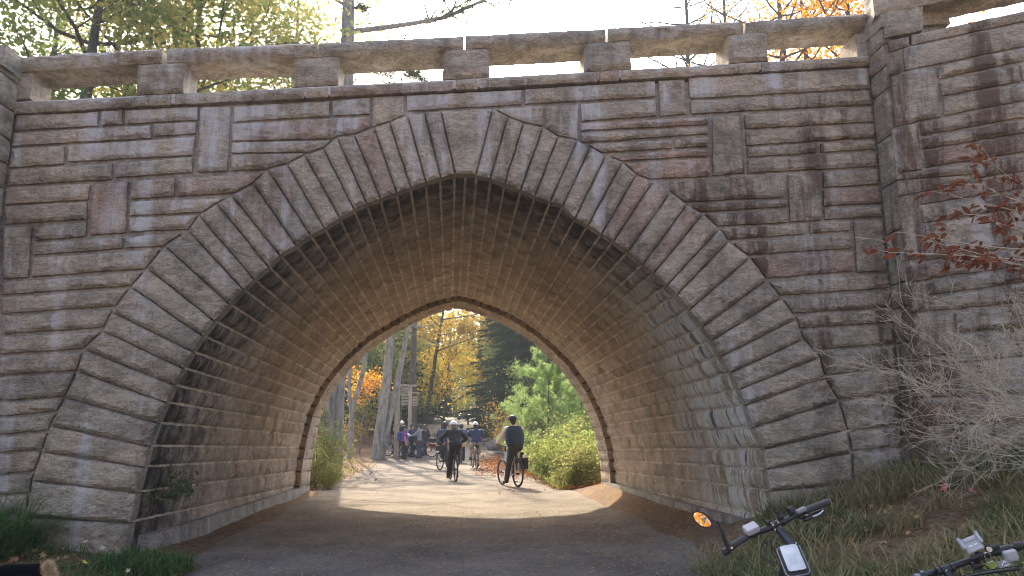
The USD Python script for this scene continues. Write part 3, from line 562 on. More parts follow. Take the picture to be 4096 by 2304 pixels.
leafmat('leaves_weed', [(0.15, (0.14, 0.18, 0.06)), (0.35, (0.32, 0.33, 0.12)), (0.6, (0.50, 0.43, 0.20)), (0.85, (0.56, 0.42, 0.24)), (1.0, (0.30, 0.17, 0.08))], 0.5, 1.6)
leafmat('leaves_russet', [(0.0, (0.27, 0.115, 0.06)), (0.45, (0.18, 0.065, 0.04)), (0.75, (0.36, 0.18, 0.09)), (1.0, (0.48, 0.34, 0.22))], 0.25, 5.0)
leafmat('leaves_dry', [(0.0, (0.30, 0.16, 0.07)), (0.3, (0.42, 0.30, 0.17)), (0.6, (0.24, 0.12, 0.06)), (0.8, (0.45, 0.36, 0.10)), (1.0, (0.5, 0.40, 0.30))], 0.15, 3.0)
leafmat('leaves_litter', [(0.0, (0.40, 0.16, 0.05)), (0.35, (0.30, 0.115, 0.04)), (0.6, (0.46, 0.24, 0.08)), (0.8, (0.20, 0.10, 0.05)), (1.0, (0.5, 0.33, 0.16))], 0.1, 0.8)
leafmat('needles_spruce', [(0.1, (0.022, 0.042, 0.024)), (0.6, (0.042, 0.072, 0.034)), (1.0, (0.075, 0.11, 0.045))], 0.3)
leafmat('needles_pine', [(0.1, (0.035, 0.065, 0.025)), (0.6, (0.065, 0.105, 0.035)), (1.0, (0.12, 0.15, 0.05))], 0.3)
leafmat('needles_bright', [(0.1, (0.24, 0.36, 0.13)), (0.55, (0.40, 0.50, 0.20)), (1.0, (0.58, 0.62, 0.30))], 0.6, 2.5)
leafmat('grass_green', [(0.0, (0.07, 0.13, 0.045)), (0.5, (0.13, 0.20, 0.07)), (1.0, (0.25, 0.28, 0.11))], 0.35, 1.2)
leafmat('grass_dry', [(0.0, (0.20, 0.18, 0.085)), (0.35, (0.33, 0.285, 0.155)), (0.6, (0.15, 0.18, 0.07)), (1.0, (0.50, 0.43, 0.27))], 0.3, 1.0)
leafmat('leaves_oak_gold', [(0.2, (0.28, 0.29, 0.10)), (0.45, (0.58, 0.47, 0.14)), (0.65, (0.76, 0.52, 0.12)), (0.85, (0.66, 0.36, 0.10))], 0.65, 0.6)
def bark(name, c1, c2, sc=(9, 9, 1.6)):
    mat(name, {'g': ('geometry', {}), 'm': ('mapping', {'scale': sc}), 'n': ('noise_texture', {'scale': 1.0, 'detail': 7.0, 'roughness': 0.7}), 'r': ('rgb_ramp', {'ramp': [(0.35, c1), (0.62, c2)]}),
               'b': ('bump', {'strength': 1.0, 'distance': 0.05}), 'p': ('principled_bsdf', {'roughness': 0.9, 'specular_ior_level': 0.2})},
        [('g.position', 'm.vector'), ('m.vector', 'n.vector'), ('n.fac', 'r.fac'), ('r.color', 'p.base_color'), ('n.fac', 'b.height'), ('b.normal', 'p.normal')])
bark('bark_dark', (0.045, 0.037, 0.032), (0.13, 0.11, 0.095))
bark('bark_grey', (0.12, 0.105, 0.09), (0.30, 0.27, 0.235))
bark('bark_pale', (0.15, 0.125, 0.10), (0.34, 0.30, 0.25), (7, 7, 2.5))
bark('twig_pale', (0.33, 0.275, 0.195), (0.56, 0.485, 0.365))
bark('twig_brown', (0.13, 0.09, 0.07), (0.26, 0.2, 0.16))
bark('wood_sign', (0.25, 0.20, 0.14), (0.42, 0.35, 0.26), (3, 3, 14))
bark('wood_post', (0.26, 0.215, 0.16), (0.43, 0.365, 0.275), (12, 12, 1.2))

def unit(v): return v / (np.linalg.norm(v, axis=-1, keepdims=True) + 1e-12)
def leaves(C, size, rs, flat=0.3, asp=0.62):
    """one folded diamond leaf at each centre"""
    n = len(C); d = unit(rs.normal(size=(n, 3)) * (1, 1, 0.7)); s = unit(np.cross(d, unit(rs.normal(size=(n, 3)) + (0, 0, 1.2)))); up = np.cross(d, s)
    L = (size * rs.uniform(0.6, 1.25, n))[:, None]; W = L * asp / 2
    V = np.stack([C - d * L / 2, C + s * W + up * W * flat, C + d * L / 2, C - s * W + up * W * flat], 1).reshape(-1, 3)
    k = np.arange(n)[:, None] * 4
    return V, np.vstack([k + (0, 1, 2), k + (0, 2, 3)])
def slivers(C, D, L, w, rs):
    """thin needle sprays: a long triangle from each C along D"""
    n = len(C); s = unit(np.cross(D, rs.normal(size=(n, 3)))); L = np.broadcast_to(L, n)[:, None]; w = np.broadcast_to(w, n)[:, None]
    V = np.stack([C - s * w / 2, C + s * w / 2, C + D * L], 1).reshape(-1, 3)
    return V, np.arange(3 * n).reshape(-1, 3)
def limb(p, d, L, r, rs, n=6, up=0.25, wob=0.16):
    P = [np.array(p, float)]; d = np.array(d, float)
    for _ in range(n - 1):
        d = unit(d + rs.normal(size=3) * wob + (0, 0, up / n)); P.append(P[-1] + d * L / (n - 1))
    return np.array(P), np.linspace(r, r * 0.25, n)
def broadleaf(rs, H, r, base, rad, nleaf, size, limbs=14, lean=(0, 0), twig=3, spread=0.32, bend=0.04):
    """trunk, limbs, branches and twigs; leaves hang about the twig ends"""
    n = 9; z = np.linspace(0, H * 0.92, n)
    T = np.c_[lean[0] * z / H + np.cumsum(rs.normal(size=n)) * bend * H / 12, lean[1] * z / H + np.cumsum(rs.normal(size=n)) * bend * H / 12, z]; T[0] = 0
    tr = r * (1 - 0.85 * z / z[-1]); tr[0] = r * 1.3
    Ts = spline(T, 26); rs_ = np.interp(np.linspace(0, 1, 26), np.linspace(0, 1, n), tr)
    W = [tube(Ts, rs_, 9)]; ends = []
    for k in range(limbs):
        f = base + (1 - base) * (k + rs.uniform(0, 1)) / limbs * 0.97
        i = int(f * 25); p = Ts[i]; az = k * 2.4 + rs.uniform(-.5, .5); prof = math.sin(math.pi * min(1, 0.18 + 0.80 * (f - base) / (1 - base))) ** 0.7
        L = rad * max(0.35, prof) * rs.uniform(0.75, 1.15)
        P, R = limb(p, (math.cos(az), math.sin(az), rs.uniform(0.1, 0.7)), L, max(0.02, rs_[i] * 0.5), rs)
        W.append(tube(P, R, 5, False))
        for j in range(5):
            q = P[min(5, 1 + j)]; d = unit(rs.normal(size=3) + unit(P[-1] - P[0]) * 1.1)
            P2, R2 = limb(q, d, L * rs.uniform(0.3, 0.55), R[min(5, 1 + j)] * 0.6, rs, 5)
            W.append(tube(P2, R2, 4, False)); ends.append(P2[2]); ends.append(P2[-1])
            for t in range(twig):
                P3, R3 = limb(P2[rs.randint(1, 5)], unit(rs.normal(size=3) + (0, 0, .2)), L * rs.uniform(0.14, 0.3), R2[3] * 0.6, rs, 4)
                W.append(tube(P3, R3, 3, False)); ends.append(P3[-1]); ends.append(P3[2])
    E = np.array(ends); C = E[rs.randint(0, len(E), nleaf)] + rs.normal(size=(nleaf, 3)) * (spread, spread, spread * 0.7)
    return cat_(W), leaves(C, size, rs)
def spruce(rs, H, r, rad, dens=1.0, base=0.06):
    z = np.linspace(0, H, 14); W = [tube(np.c_[np.zeros(14), np.zeros(14), z], r * (1 - 0.95 * z / H), 7)]; Cs, Ds, Ls = [], [], []
    h = H * base
    while h < H * 0.985:
        f = (h / H - base) / (1 - base); Lb = rad * (1 - f) ** 0.85 + 0.12
        for b in range(rs.randint(5, 8)):
            az = rs.uniform(0, 6.283); L = Lb * rs.uniform(0.7, 1.15); m = 7; s = np.linspace(0, 1, m)
            P = np.c_[np.cos(az) * s * L, np.sin(az) * s * L, h + 0.10 * L * s - 0.42 * L * s ** 1.6 + 0.14 * L * s ** 4]
            W.append(tube(P[::2], np.linspace(max(0.012, r * 0.16 * (1 - f)), 0.006, 4), 3, False))
            k = int(max(6, L * 15 * dens)); u = rs.uniform(0.08, 1, k); c = np.stack([np.interp(u, s, P[:, q]) for q in range(3)], 1)
            side = np.where(rs.rand(k) < 0.5, -1, 1); dirv = np.c_[math.cos(az) * 0.7 - math.sin(az) * side * 0.9, math.sin(az) * 0.7 + math.cos(az) * side * 0.9, rs.uniform(-0.75, -0.05, k)]
            Cs.append(c); Ds.append(unit(dirv + rs.normal(size=(k, 3)) * 0.2)); Ls.append(L * 0.34 * (1.15 - u) + 0.14)
        h += H * rs.uniform(0.016, 0.026)
    C, D, L = np.vstack(Cs), np.vstack(Ds), np.hstack(Ls)
    return cat_(W), slivers(C, D, L, 0.10 + 0.05 * rs.rand(len(C)), rs)
def tufts(E, per, L, w, rs, up=0.3):
    C = np.repeat(E, per, 0); D = unit(rs.normal(size=C.shape) + (0, 0, up)); return slivers(C, D, L * rs.uniform(0.6, 1.2, len(C)), w, rs)
def pine(rs, H, r, base, rad, ntuft, per, L, w, whorl=0.55, up=0.18, lean=(0, 0), extra=(), taper=1.0):
    n = 12; z = np.linspace(0, H, n); T = np.c_[lean[0] * (z / H) ** 1.5, lean[1] * (z / H), z] + np.c_[np.cumsum(rs.normal(size=(n, 2)), 0) * 0.012 * H / 12, np.zeros(n)]; T[0] = 0
    Ts = spline(T, 24); tr = r * (1 - 0.9 * np.linspace(0, 1, 24) ** taper); tr[0] *= 1.25
    W = [tube(Ts, tr, 9)]; pts, wt = [], []
    def branch(p, d, L_, rb):
        P, R = limb(p, d, L_, rb, rs, 7, up, 0.10); W.append(tube(P, R, 5, False)); fine = spline(P, 18)
        for j in range(max(5, int(L_ * 4))):
            u = rs.uniform(0.35, 1); q = fine[int(u * 17)]; dd = unit(unit(P[-1] - P[0]) + rs.normal(size=3) * (0.8, 0.8, 0.3))
            P2, R2 = limb(q, dd, L_ * 0.22 * rs.uniform(0.6, 1.3) + 0.1, rb * 0.3, rs, 4); W.append(tube(P2, R2, 3, False))
            pts.extend(P2[1:]); wt.extend([0.6, 1, 1.4])
    h = H * base
    while h < H * 0.97:
        f = (h / H - base) / (1 - base); k = int(h / H * 23)
        for b in range(rs.randint(3, 6)):
            az = rs.uniform(0, 6.283); Lb = rad * (0.45 + 0.55 * math.sin(math.pi * min(1, 0.25 + 0.7 * f))) * (1 - 0.55 * f) * rs.uniform(0.55, 1.2)
            branch(Ts[k] + (0, 0, rs.uniform(-.1, .1)), (math.cos(az), math.sin(az), rs.uniform(0.0, 0.45)), Lb, max(0.012, tr[k] * 0.32))
        h += whorl * rs.uniform(0.7, 1.3)
    for (hh, az, L_, dz, rb) in extra: branch(Ts[int(hh / H * 23)], (math.cos(az), math.sin(az), dz), L_, rb)
    E = np.array(pts); E = E[rs.choice(len(E), ntuft, p=np.array(wt) / np.sum(wt))] + rs.normal(size=(ntuft, 3)) * L * 0.35
    return cat_(W), tufts(E, per, L, w, rs)
def spot(sx, dist, lift=0.0):
    d = ray(sx, 1750.0); d = d / math.hypot(d[0], d[1]); x, y = EYE[0] + d[0] * dist, EYE[1] + d[1] * dist
    return (x, y, float(gz(x, y)) - 0.06 + lift)
def plant_tree(name, label, cat, at, wood, crown, wm, cm, rotz=0.0, group=None, cname='crown'):
    t = thing(name, label, cat, at, rotz, 1.0, group)
    obj('trunk', wood, wm, t, smooth=40); obj(cname, crown, cm, t)
    return t
R_ = lambda s: np.random.RandomState(s)
# --- trees that can be singled out beyond the arch
plant_tree('pine_tree', 'tall pine with thick grey-brown trunk, left edge of the arch opening, crown above the parapet', 'tree', spot(1335, 30),
           *pine(R_(21), 27, 0.33, 0.84, 3.0, 4200, 12, 0.26, 0.016, 2.2, 0.1, (-0.5, 0), ((18.2, 0.02, 8.4, 0.10, 0.13), (18.9, 2.8, 4, 0.8, 0.09), (19.4, .1, 1.0, 0, 0.08), (17.5, 3.3, 3.2, -0.05, 0.05), (17.2, .5, 3.6, -0.1, 0.05), (17.0, 5.6, 3.8, 0.0, 0.05), (17.3, 2.5, 3, 0, .05), (17.6, 1.2, 4, .1, .05)), 4.0), 'bark_grey', 'needles_pine')
def stems(defs, rs, leafs=0):
    W, ends = [], []
    for pts, r0, r1 in defs:
        P = spline(pts, 30); W.append(tube(P, np.linspace(r0, r1, 30), 12))
        for k in range(17):
            q = P[int(rs.uniform(13, 29))]; P2, R2 = limb(q, unit(rs.normal(size=3) * (1, 1, .5) + (0, 0, .25)), rs.uniform(1.8, 4.6), 0.075, rs, 7); W.append(tube(P2, R2, 5, False))
            for j in range(4):
                P3, R3 = limb(P2[rs.randint(2, 7)], unit(rs.normal(size=3)), rs.uniform(.5, 1.2), 0.018, rs, 5); W.append(tube(P3, R3, 3, False)); ends.append(P3[-1])
    E = np.array(ends); C = E[rs.randint(0, len(E), leafs)] + rs.normal(size=(leafs, 3)) * 0.3
    return cat_(W), leaves(C, 0.17, rs)
t = thing('broadleaf_tree', 'big pale-barked tree forking into two leaning stems beside the trail signs', 'tree', spot(1512, 40.5))
w_, c_ = stems([([(0, 0, -.1), (0.05, 0, 1.2), (0.28, .1, 3.2), (0.42, .1, 5.5), (0.62, .2, 9), (0.9, .2, 14)], 0.29, 0.12), ([(0.16, .1, 0), (0.42, .15, 1.4), (0.78, .2, 3.4), (1.1, .3, 5.2), (1.55, .3, 8), (2.4, .4, 13)], 0.18, 0.08)], R_(5), 260)
obj('trunk', w_, 'bark_pale', t, smooth=40); obj('crown', c_, 'leaves_orange', t)
t = thing('broadleaf_tree', 'slender pale tree with a crooked fork between the pine and the two-stemmed tree', 'tree', spot(1398, 39))
w_, c_ = stems([([(0, 0, 0), (0.05, 0, 1.4), (0.1, 0, 2.6), (0.4, 0, 3.8), (0.7, 0, 7), (1.2, 0, 14)], 0.14, 0.05), ([(0.08, 0, 2.2), (-.1, 0, 3.6), (0.1, .2, 7), (-.3, .3, 14)], 0.1, 0.04)], R_(6), 200)
obj('trunk', w_, 'bark_pale', t, smooth=40); obj('crown', c_, 'leaves_orange', t)
trunks = [(1424, 56, 0.17, 15, 'dark straight trunk right of the crooked pale tree', 'bark_dark', 'leaves_brown_gold', 500), (1283, 58, 0.16, 14, 'thin grey trunk at the far left edge of the arch opening', 'bark_grey', 'leaves_yellow', 500),
          (1640, 66, 0.22, 17, 'dark upright trunk rising behind the right trail sign post', 'bark_dark', 'leaves_brown_gold', 900), (1795, 96, 0.3, 18, 'dark trunk standing on the crest left of the hazy gap in the path', 'bark_dark', 'leaves_yellow', 900)]
for k, (sx, ds, r, H, lab, wm, cm, nl) in enumerate(trunks):
    plant_tree('broadleaf_tree', lab, 'tree', spot(sx, ds), *broadleaf(R_(40 + k), H, r, 0.45, 3.2, nl, 0.24, 9), wm, cm)
plant_tree('maple_tree', 'bright yellow maple left of the far end of the path', 'tree', spot(1770, 63), *broadleaf(R_(51), 10.5, 0.14, 0.22, 4.6, 6500, 0.26, 19, (0.8, 0), 2, 0.42), 'bark_dark', 'leaves_yellow')
plant_tree('oak_tree', 'golden-brown oak with thin leaning dark trunk, crown filling the top of the arch opening', 'tree', spot(1693, 60), *broadleaf(R_(52), 17.5, 0.2, 0.42, 6.2, 8500, 0.26, 20, (2.6, 0), 3, 0.5), 'bark_dark', 'leaves_brown_gold')
plant_tree('oak_tree', 'golden-brown oak behind the tall dark pines, crown top right in the arch opening', 'tree', spot(1905, 68), *broadleaf(R_(53), 17.5, 0.2, 0.42, 5.2, 3800, 0.26, 16, (0.5, 0), 3, 0.5), 'bark_dark', 'leaves_yellow_green')
for k, (sx, ds, H, lab) in enumerate(((1952, 64, 21, 'tall dark pine trunk with sparse green boughs right of the path, nearest of its pair'), (1928, 71, 20, 'thinner dark pine left of the tall pine right of the path'))):
    plant_tree('pine_tree', lab, 'tree', spot(sx, ds), *pine(R_(61 + k), H, 0.2, 0.28, 3.4, 700, 10, 0.36, 0.035, 0.8), 'bark_dark', 'needles_pine')
sp = [(2068, 50, 19, 0.27, 3.6, 'dark spruce behind the bright green pine, tallest beside the oak'), (2150, 54, 21, 0.3, 3.8, 'dark spruce straight behind the top of the bright green pine'), (2015, 60, 16, 0.22, 3.0, 'slim dark spruce left of the tall dark spruces right of the path'),
      (2235, 50, 19, 0.27, 3.6, 'dark spruce right behind the bright green pine near the arch edge'), (1560, 62, 18, 0.27, 3.4, 'dark spruce behind the two-stemmed pale tree'), (1460, 60, 15, 0.22, 3.2, 'dark spruce left of the two-stemmed pale tree'),
      (1360, 66, 16, 0.24, 3.4, 'dark spruce behind the thick pine trunk'), (1650, 78, 19, 0.25, 3.4, 'hazy dark spruce left of the yellow maple'), (1725, 84, 18, 0.25, 3.2, 'hazy dark spruce behind the yellow maple'), (2360, 56, 17, 0.25, 3.3, 'dark spruce behind the right rim of the arch')]
src = None
for k, (sx, ds, H, r, rad, lab) in enumerate(sp):
    if k < 3: t = plant_tree('spruce_tree', lab, 'tree', spot(sx, ds), *spruce(R_(70 + k), H, r, rad, 1.25), 'bark_dark', 'needles_spruce'); src = (src or []) + [(t, H)]
    else: s, h0 = src[k % 3]; dup(s, spot(sx, ds), k * 1.7, lab, H / h0)
gp = plant_tree('pine_sapling', 'bright sunlit green young pine right of the path beyond the arch', 'tree', spot(2195, 31), *pine(R_(81), 5.0, 0.055, 0.06, 2.2, 5200, 9, 0.17, 0.016, 0.26, 0.5), 'bark_dark', 'needles_bright')
dup(gp, spot(2325, 33), 2.0, 'smaller bright green young pine half hidden by the right rim of the arch', 0.85)
plant_tree('bare_tree', 'bare-limbed tree behind the left rim of the arch, top branches over the second rail beam', 'tree', spot(1222, 33), *broadleaf(R_(161), 19, 0.24, 0.28, 4.6, 260, 0.17, 22, (1.2, 0), 3, 0.3), 'bark_grey', 'leaves_orange')
ms = plant_tree('maple_sapling', 'young maple with a flat spray of orange-red leaves left of the two-stemmed tree', 'tree', spot(1440, 43), *broadleaf(R_(162), 4.6, 0.05, 0.62, 1.7, 900, 0.15, 9, (0.2, 0), 2, 0.22), 'bark_grey', 'leaves_orange')
yg = None
for k, (sx, ds, H, lab) in enumerate(((1458, 53, 7.5, 'slim yellow-green tree between the crooked pale tree and the two-stemmed tree'), (1604, 58, 8.5, 'slim yellow-green tree behind the tall trail sign'), (1872, 74, 9.5, 'slim yellow-green tree right of the hazy gap at the path end'),
        (2005, 57, 7.5, 'yellow-green understory tree left of the dark spruces on the right'), (1320, 52, 7, 'yellow-leaved understory tree against the left arch rim'), (1700, 72, 9, 'slim yellow tree left of the yellow maple'), (2110, 47, 5.5, 'yellow-green bushy tree under the dark spruces behind the young pine'))):
    if yg is None: yg = plant_tree('birch_tree', lab, 'tree', spot(sx, ds), *broadleaf(R_(171), 8.0, 0.07, 0.18, 2.3, 2600, 0.22, 15, (0.3, 0), 2, 0.4), 'bark_grey', 'leaves_yellow_green')
    else: dup(yg, spot(sx, ds), k * 1.9, lab, H / 8.0)
# --- crowns that show over the parapet
plant_tree('oak_tree', 'broad green and gold oak over the left end of the parapet', 'tree', spot(170, 28), *broadleaf(R_(91), 21.5, 0.36, 0.42, 7.0, 24000, 0.23, 24, (0.5, 0), 4, 0.55), 'bark_dark', 'leaves_gold_green')
plant_tree('oak_tree', 'gold-leaved oak right of the broad green oak, over the second and third rail beams', 'tree', spot(735, 31), *broadleaf(R_(92), 22.0, 0.34, 0.45, 6.6, 20000, 0.23, 24, (-0.5, 0), 4, 0.5), 'bark_dark', 'leaves_oak_gold')
plant_tree('pine_tree', 'dark green pine between the gold oak and the tall pine trunk', 'tree', spot(1075, 40), *pine(R_(93), 29, 0.3, 0.45, 4.2, 1200, 11, 0.40, 0.03, 0.9), 'bark_dark', 'needles_pine')
dp = stage.GetPrimAtPath("/World/pine_tree_003")
for sx, ds, k, lab in ((330, 44, 1.08, 'dark pine behind the broad green oak, second beam'), (590, 50, 1.2, 'dark pine between the two oaks over the second rail beam'), (20, 46, 1.1, 'dark pine at the far left frame edge behind the green oak'), (900, 52, 1.25, 'dark pine behind the gold oak over the third rail beam')): dup(dp, spot(sx, ds), sx, lab, k)
plant_tree('maple_tree', 'orange maple over the far right parapet', 'tree', spot(3560, 30), *broadleaf(R_(94), 22.0, 0.3, 0.45, 5.2, 9000, 0.21, 20, (0, 0), 4, 0.45), 'bark_dark', 'leaves_orange')
plant_tree('maple_tree', 'orange maple top seen under the fourth rail beam', 'tree', spot(2265, 44), *broadleaf(R_(95), 23.6, 0.22, 0.55, 3.0, 1500, 0.2, 14), 'bark_dark', 'leaves_orange')
plant_tree('maple_tree', 'thin gold maple top seen under the third rail beam', 'tree', spot(1650, 46), *broadleaf(R_(96), 24.6, 0.22, 0.6, 3.4, 900, 0.18, 14), 'bark_dark', 'leaves_brown_gold')
bare = [(2790, 30, 23, 'bare tree with fanning fine twigs over the fifth rail beam', 60), (2960, 33, 25, 'bare tree right of the fanning one over the last rail beams', 60), (3240, 29, 24, 'bare tree with two dark trunks left of the right pier', 400), (3330, 32, 24, 'bare tree touching the right pier, with a few orange leaves', 500)]
for k, (sx, ds, H, lab, nl) in enumerate(bare):
    plant_tree('bare_tree', lab, 'tree', spot(sx, ds), *broadleaf(R_(101 + k), H, 0.24, 0.5, 3.8, nl, 0.18, 34, (0, 0), 8, 0.3), 'bark_dark', 'leaves_orange')
# --- trees behind the viewer that the mirror looks at
mt = plant_tree('maple_tree', 'orange maple reflected in the handlebar mirror', 'tree', (-3.0, -16, 0), *broadleaf(R_(111), 13, 0.22, 0.2, 5.5, 6000, 0.22, 20, (0, 0), 3, 0.5), 'bark_dark', 'leaves_orange', group='trees across the path behind the viewer')
for k, (x, y, s) in enumerate(((4, -19, 1.15), (-10, -17, 1.2), (11, -15, 1.2), (-16, -11, 1.1), (16, -8, 1.1), (0, -27, 1.5), (-8, -26, 1.5), (9, -27, 1.5))):
    dup(mt, (x, y, 0), k * 1.3, 'orange maple standing across the path behind the viewer', s, 'maples behind the viewer')

# --- the far wood that closes the view
protos = UsdGeom.PointInstancer.Define(stage, '/World/far_forest'); tag(protos, kind='stuff', label='hazy far wood of dark spruces and gold trees behind the path crest', cat='forest')
holder = UsdGeom.Scope.Define(stage, '/World/far_forest/kinds')
def kind_of(name, parts):
    x = UsdGeom.Xform.Define(stage, f'/World/far_forest/kinds/{name}')
    for n, m, mt_ in parts: usdkit.mesh(stage, f'/World/far_forest/kinds/{name}/{n}', m, MAT[mt_])
    return x.GetPath()
w0, c0 = spruce(R_(120), 18, 0.25, 3.2, 0.9); w1, c1 = broadleaf(R_(121), 15, 0.2, 0.3, 4.0, 2600, 0.34, 13, (0, 0), 2, 0.5); w2, c2 = broadleaf(R_(122), 13, 0.15, 0.35, 3.2, 1700, 0.34, 11, (0, 0), 2, 0.5)
rel = protos.CreatePrototypesRel()
for p_ in (kind_of('spruce', [('trunk', w0, 'bark_dark'), ('crown', c0, 'needles_spruce')]), kind_of('gold', [('trunk', w1, 'bark_dark'), ('crown', c1, 'leaves_brown_gold')]), kind_of('green', [('trunk', w2, 'bark_grey'), ('crown', c2, 'leaves_yellow_green')])): rel.AddTarget(p_)
rs = R_(130); P, I, Q, S = [], [], [], []
while len(P) < 240:
    x, y = rs.uniform(-55, 55), rs.uniform(62, 150)
    if abs(x) < 4.8 and y < 112 or (y < 75 and -9 < x < 7) or abs(x) > 0.42 * y: continue
    P.append((x, y, float(gz(x, y)) - 0.1)); I.append(int(rs.choice([0, 0, 0, 1, 2]))); a = rs.uniform(0, 3.14); Q.append(Gf.Quath(math.cos(a), 0, 0, math.sin(a))); s = rs.uniform(0.75, 1.2); S.append((s, s, s))
for k in range(26):
    x = -40 + k * 3.1; P.append((x, 20 + rs.uniform(30, 40) if abs(x) > 12 else 118 + rs.uniform(0, 20), 0.5 if abs(x) > 12 else 2.0)); I.append(int(rs.choice([0, 0, 1]))); Q.append(Gf.Quath(1, 0, 0, 0)); S.append((1, 1, 1))
protos.CreatePositionsAttr(Vt.Vec3fArray([Gf.Vec3f(*map(float, p)) for p in P])); protos.CreateProtoIndicesAttr(I); protos.CreateOrientationsAttr(Vt.QuathArray(Q)); protos.CreateScalesAttr(Vt.Vec3fArray([Gf.Vec3f(*map(float, s)) for s in S]))
# ------------------------------------------------------------------ shrubs, grass, leaves
def shrub(rs, H, rad, stems_, nleaf, size, spread=0.16, lay=1.0):
    W, E = [], []
    for k in range(stems_):
        az = rs.uniform(0, 6.283); a = rs.uniform(0.1, 1.0) * rad
        P, R = limb((math.cos(az) * a * 0.25, math.sin(az) * a * 0.25, 0), (math.cos(az) * a, math.sin(az) * a, H * rs.uniform(0.7, 1.1)), H * rs.uniform(0.65, 1.1), 0.010, rs, 7, 0.0, 0.10)
        W.append(tube(P, R, 3, False)); E.extend(P[2:])
        for j in range(4):
            P2, R2 = limb(P[rs.randint(2, 7)], unit(rs.normal(size=3) + (0, 0, .6)), H * rs.uniform(.15, .35), 0.005, rs, 4); W.append(tube(P2, R2, 3, False)); E.extend(P2[1:])
    E = np.array(E); C = E[rs.randint(0, len(E), nleaf)] + rs.normal(size=(nleaf, 3)) * spread; C[:, 2] = np.abs(C[:, 2])
    return cat_(W), leaves(C, size, rs)
def shrub_thing(label, at, args, lm, wm='twig_brown', rotz=0.0, name='shrub', cat='shrub'):
    t = thing(name, label, cat, at, rotz); w, c = shrub(*args); obj('stems', w, wm, t); obj('foliage', c, lm, t); return t
A = shrub_thing('low yellow-green shrub against the right foot of the arch, nearest on that side', spot(2352, 20.6), (R_(201), 1.15, 0.95, 46, 2300, 0.08, 0.1), 'leaves_weed')
B = shrub_thing('bushy bright yellow-green shrub right of the nearest cyclist', spot(2205, 24.0), (R_(202), 1.45, 1.15, 48, 2600, 0.095, 0.11), 'leaves_yellow_green')
C = shrub_thing('straw-coloured feathery shrub above the yellow-green bushes on the right', spot(2330, 26.5), (R_(203), 1.9, 1.2, 60, 2800, 0.08, 0.12), 'leaves_weed')
for s, sx, ds, k, lab, r in ((B, 2295, 22.3, 0.95, 'yellow-green bush left of the shrub at the right arch foot', 1.1), (C, 2255, 28.5, 0.85, 'feathery pale shrub under the bright green pine', 2.0), (A, 2165, 26.5, 0.9, 'low shrub on the path edge under the young pine', 0.6),
                             (B, 2400, 24.5, 1.15, 'tall yellow-green bush half behind the right rim of the arch', 2.9), (A, 2280, 20.2, 0.75, 'small weedy clump between the path edge and the right arch foot', 4.0), (C, 2120, 33.0, 0.7, 'dry shrub on the leaf-strewn bank left of the young pine', 3.3)):
    dup(s, spot(sx, ds), r, lab, k)
D = shrub_thing('gold and green weeds at the left foot of the far arch rim', spot(1262, 21.2), (R_(204), 1.15, 0.5, 34, 1700, 0.075), 'leaves_weed')
dup(D, spot(1295, 24.5), 1.0, 'taller golden shrub behind the weeds at the left arch rim', 1.35); dup(D, spot(1320, 20.3), 2.0, 'low green weeds on the left path edge just beyond the arch', 0.5)
Eh = shrub_thing('sparse brown-leaved sapling on the right bank behind the rider in the navy jacket', spot(2012, 45), (R_(205), 2.6, 1.3, 30, 900, 0.13, 0.2), 'leaves_brown_gold')
dup(Eh, spot(2060, 43), 1.4, 'brown-leaved shrub on the right bank behind the nearest cyclist', 0.8); dup(Eh, spot(1395, 44), 0.4, 'thin yellow-leaved shrub beside the thick pine trunk', 0.62); dup(Eh, spot(1450, 50), 2.4, 'orange-tinged shrub under the spruces left of the two-stemmed tree', 0.9)
shrub_thing('leafy weed rooted in the barrel wall at the left foot of the arch', (-3.28, 9.5, 0.62), (R_(206), 0.34, 0.22, 16, 150, 0.075, 0.07), 'grass_green', 'twig_brown', 0, 'weed', 'weed')
shrub_thing('yellowing leafy weed beside the right-hand bicycle at the frame edge', (3.15, 3.9, float(gz(3.15, 3.9))), (R_(207), 0.55, 0.3, 16, 130, 0.085, 0.08), 'leaves_yellow_green', 'twig_brown', 0, 'weed', 'weed')
shrub_thing('green feathery weed at the path edge left of the mirror bicycle', (1.75, 6.6, float(gz(1.75, 6.6))), (R_(208), 0.22, 0.22, 22, 320, 0.03, 0.05), 'grass_green', 'twig_brown', 0, 'weed', 'weed')
def blades(P, rs, h, w, droop=0.5):
    n = len(P); az = rs.uniform(0, 6.283, n); L = h * rs.uniform(0.45, 1.2, n); dr = droop * rs.uniform(0.4, 1.5, n); tw = az + 1.57
    d = np.c_[np.cos(az), np.sin(az), np.zeros(n)]; s = np.c_[np.cos(tw), np.sin(tw), np.zeros(n)] * (w * rs.uniform(.6, 1.3, n))[:, None] / 2; up = np.array([0, 0, 1.0])
    pos = [P + d * (L * dr * t ** 2)[:, None] + up * (L * (t - 0.45 * dr * t ** 2.2))[:, None] for t in (0, 0.4, 0.75, 1.0)]
    V = np.stack([pos[0] - s, pos[0] + s, pos[1] - s, pos[1] + s, pos[2] - s * .7, pos[2] + s * .7, pos[3]], 1).reshape(-1, 3); k = np.arange(n)[:, None] * 7
    return V, np.vstack([k + t for t in ((0, 1, 3), (0, 3, 2), (2, 3, 5), (2, 5, 4), (4, 5, 6))])
def field(rs, n, x0, x1, y0, y1, keep):
    x, y = rs.uniform(x0, x1, n), rs.uniform(y0, y1, n); k = keep(x, y, rs); x, y = x[k], y[k]
    return np.c_[x, y, gz(x, y) + rough(x, y) * sst(2.4, 3.6, np.abs(x)) - 0.02]
def clump(x, y, f, s): return meshkit.fbm(np.c_[x * f, y * f, np.full(len(x), s)], 3, 7)
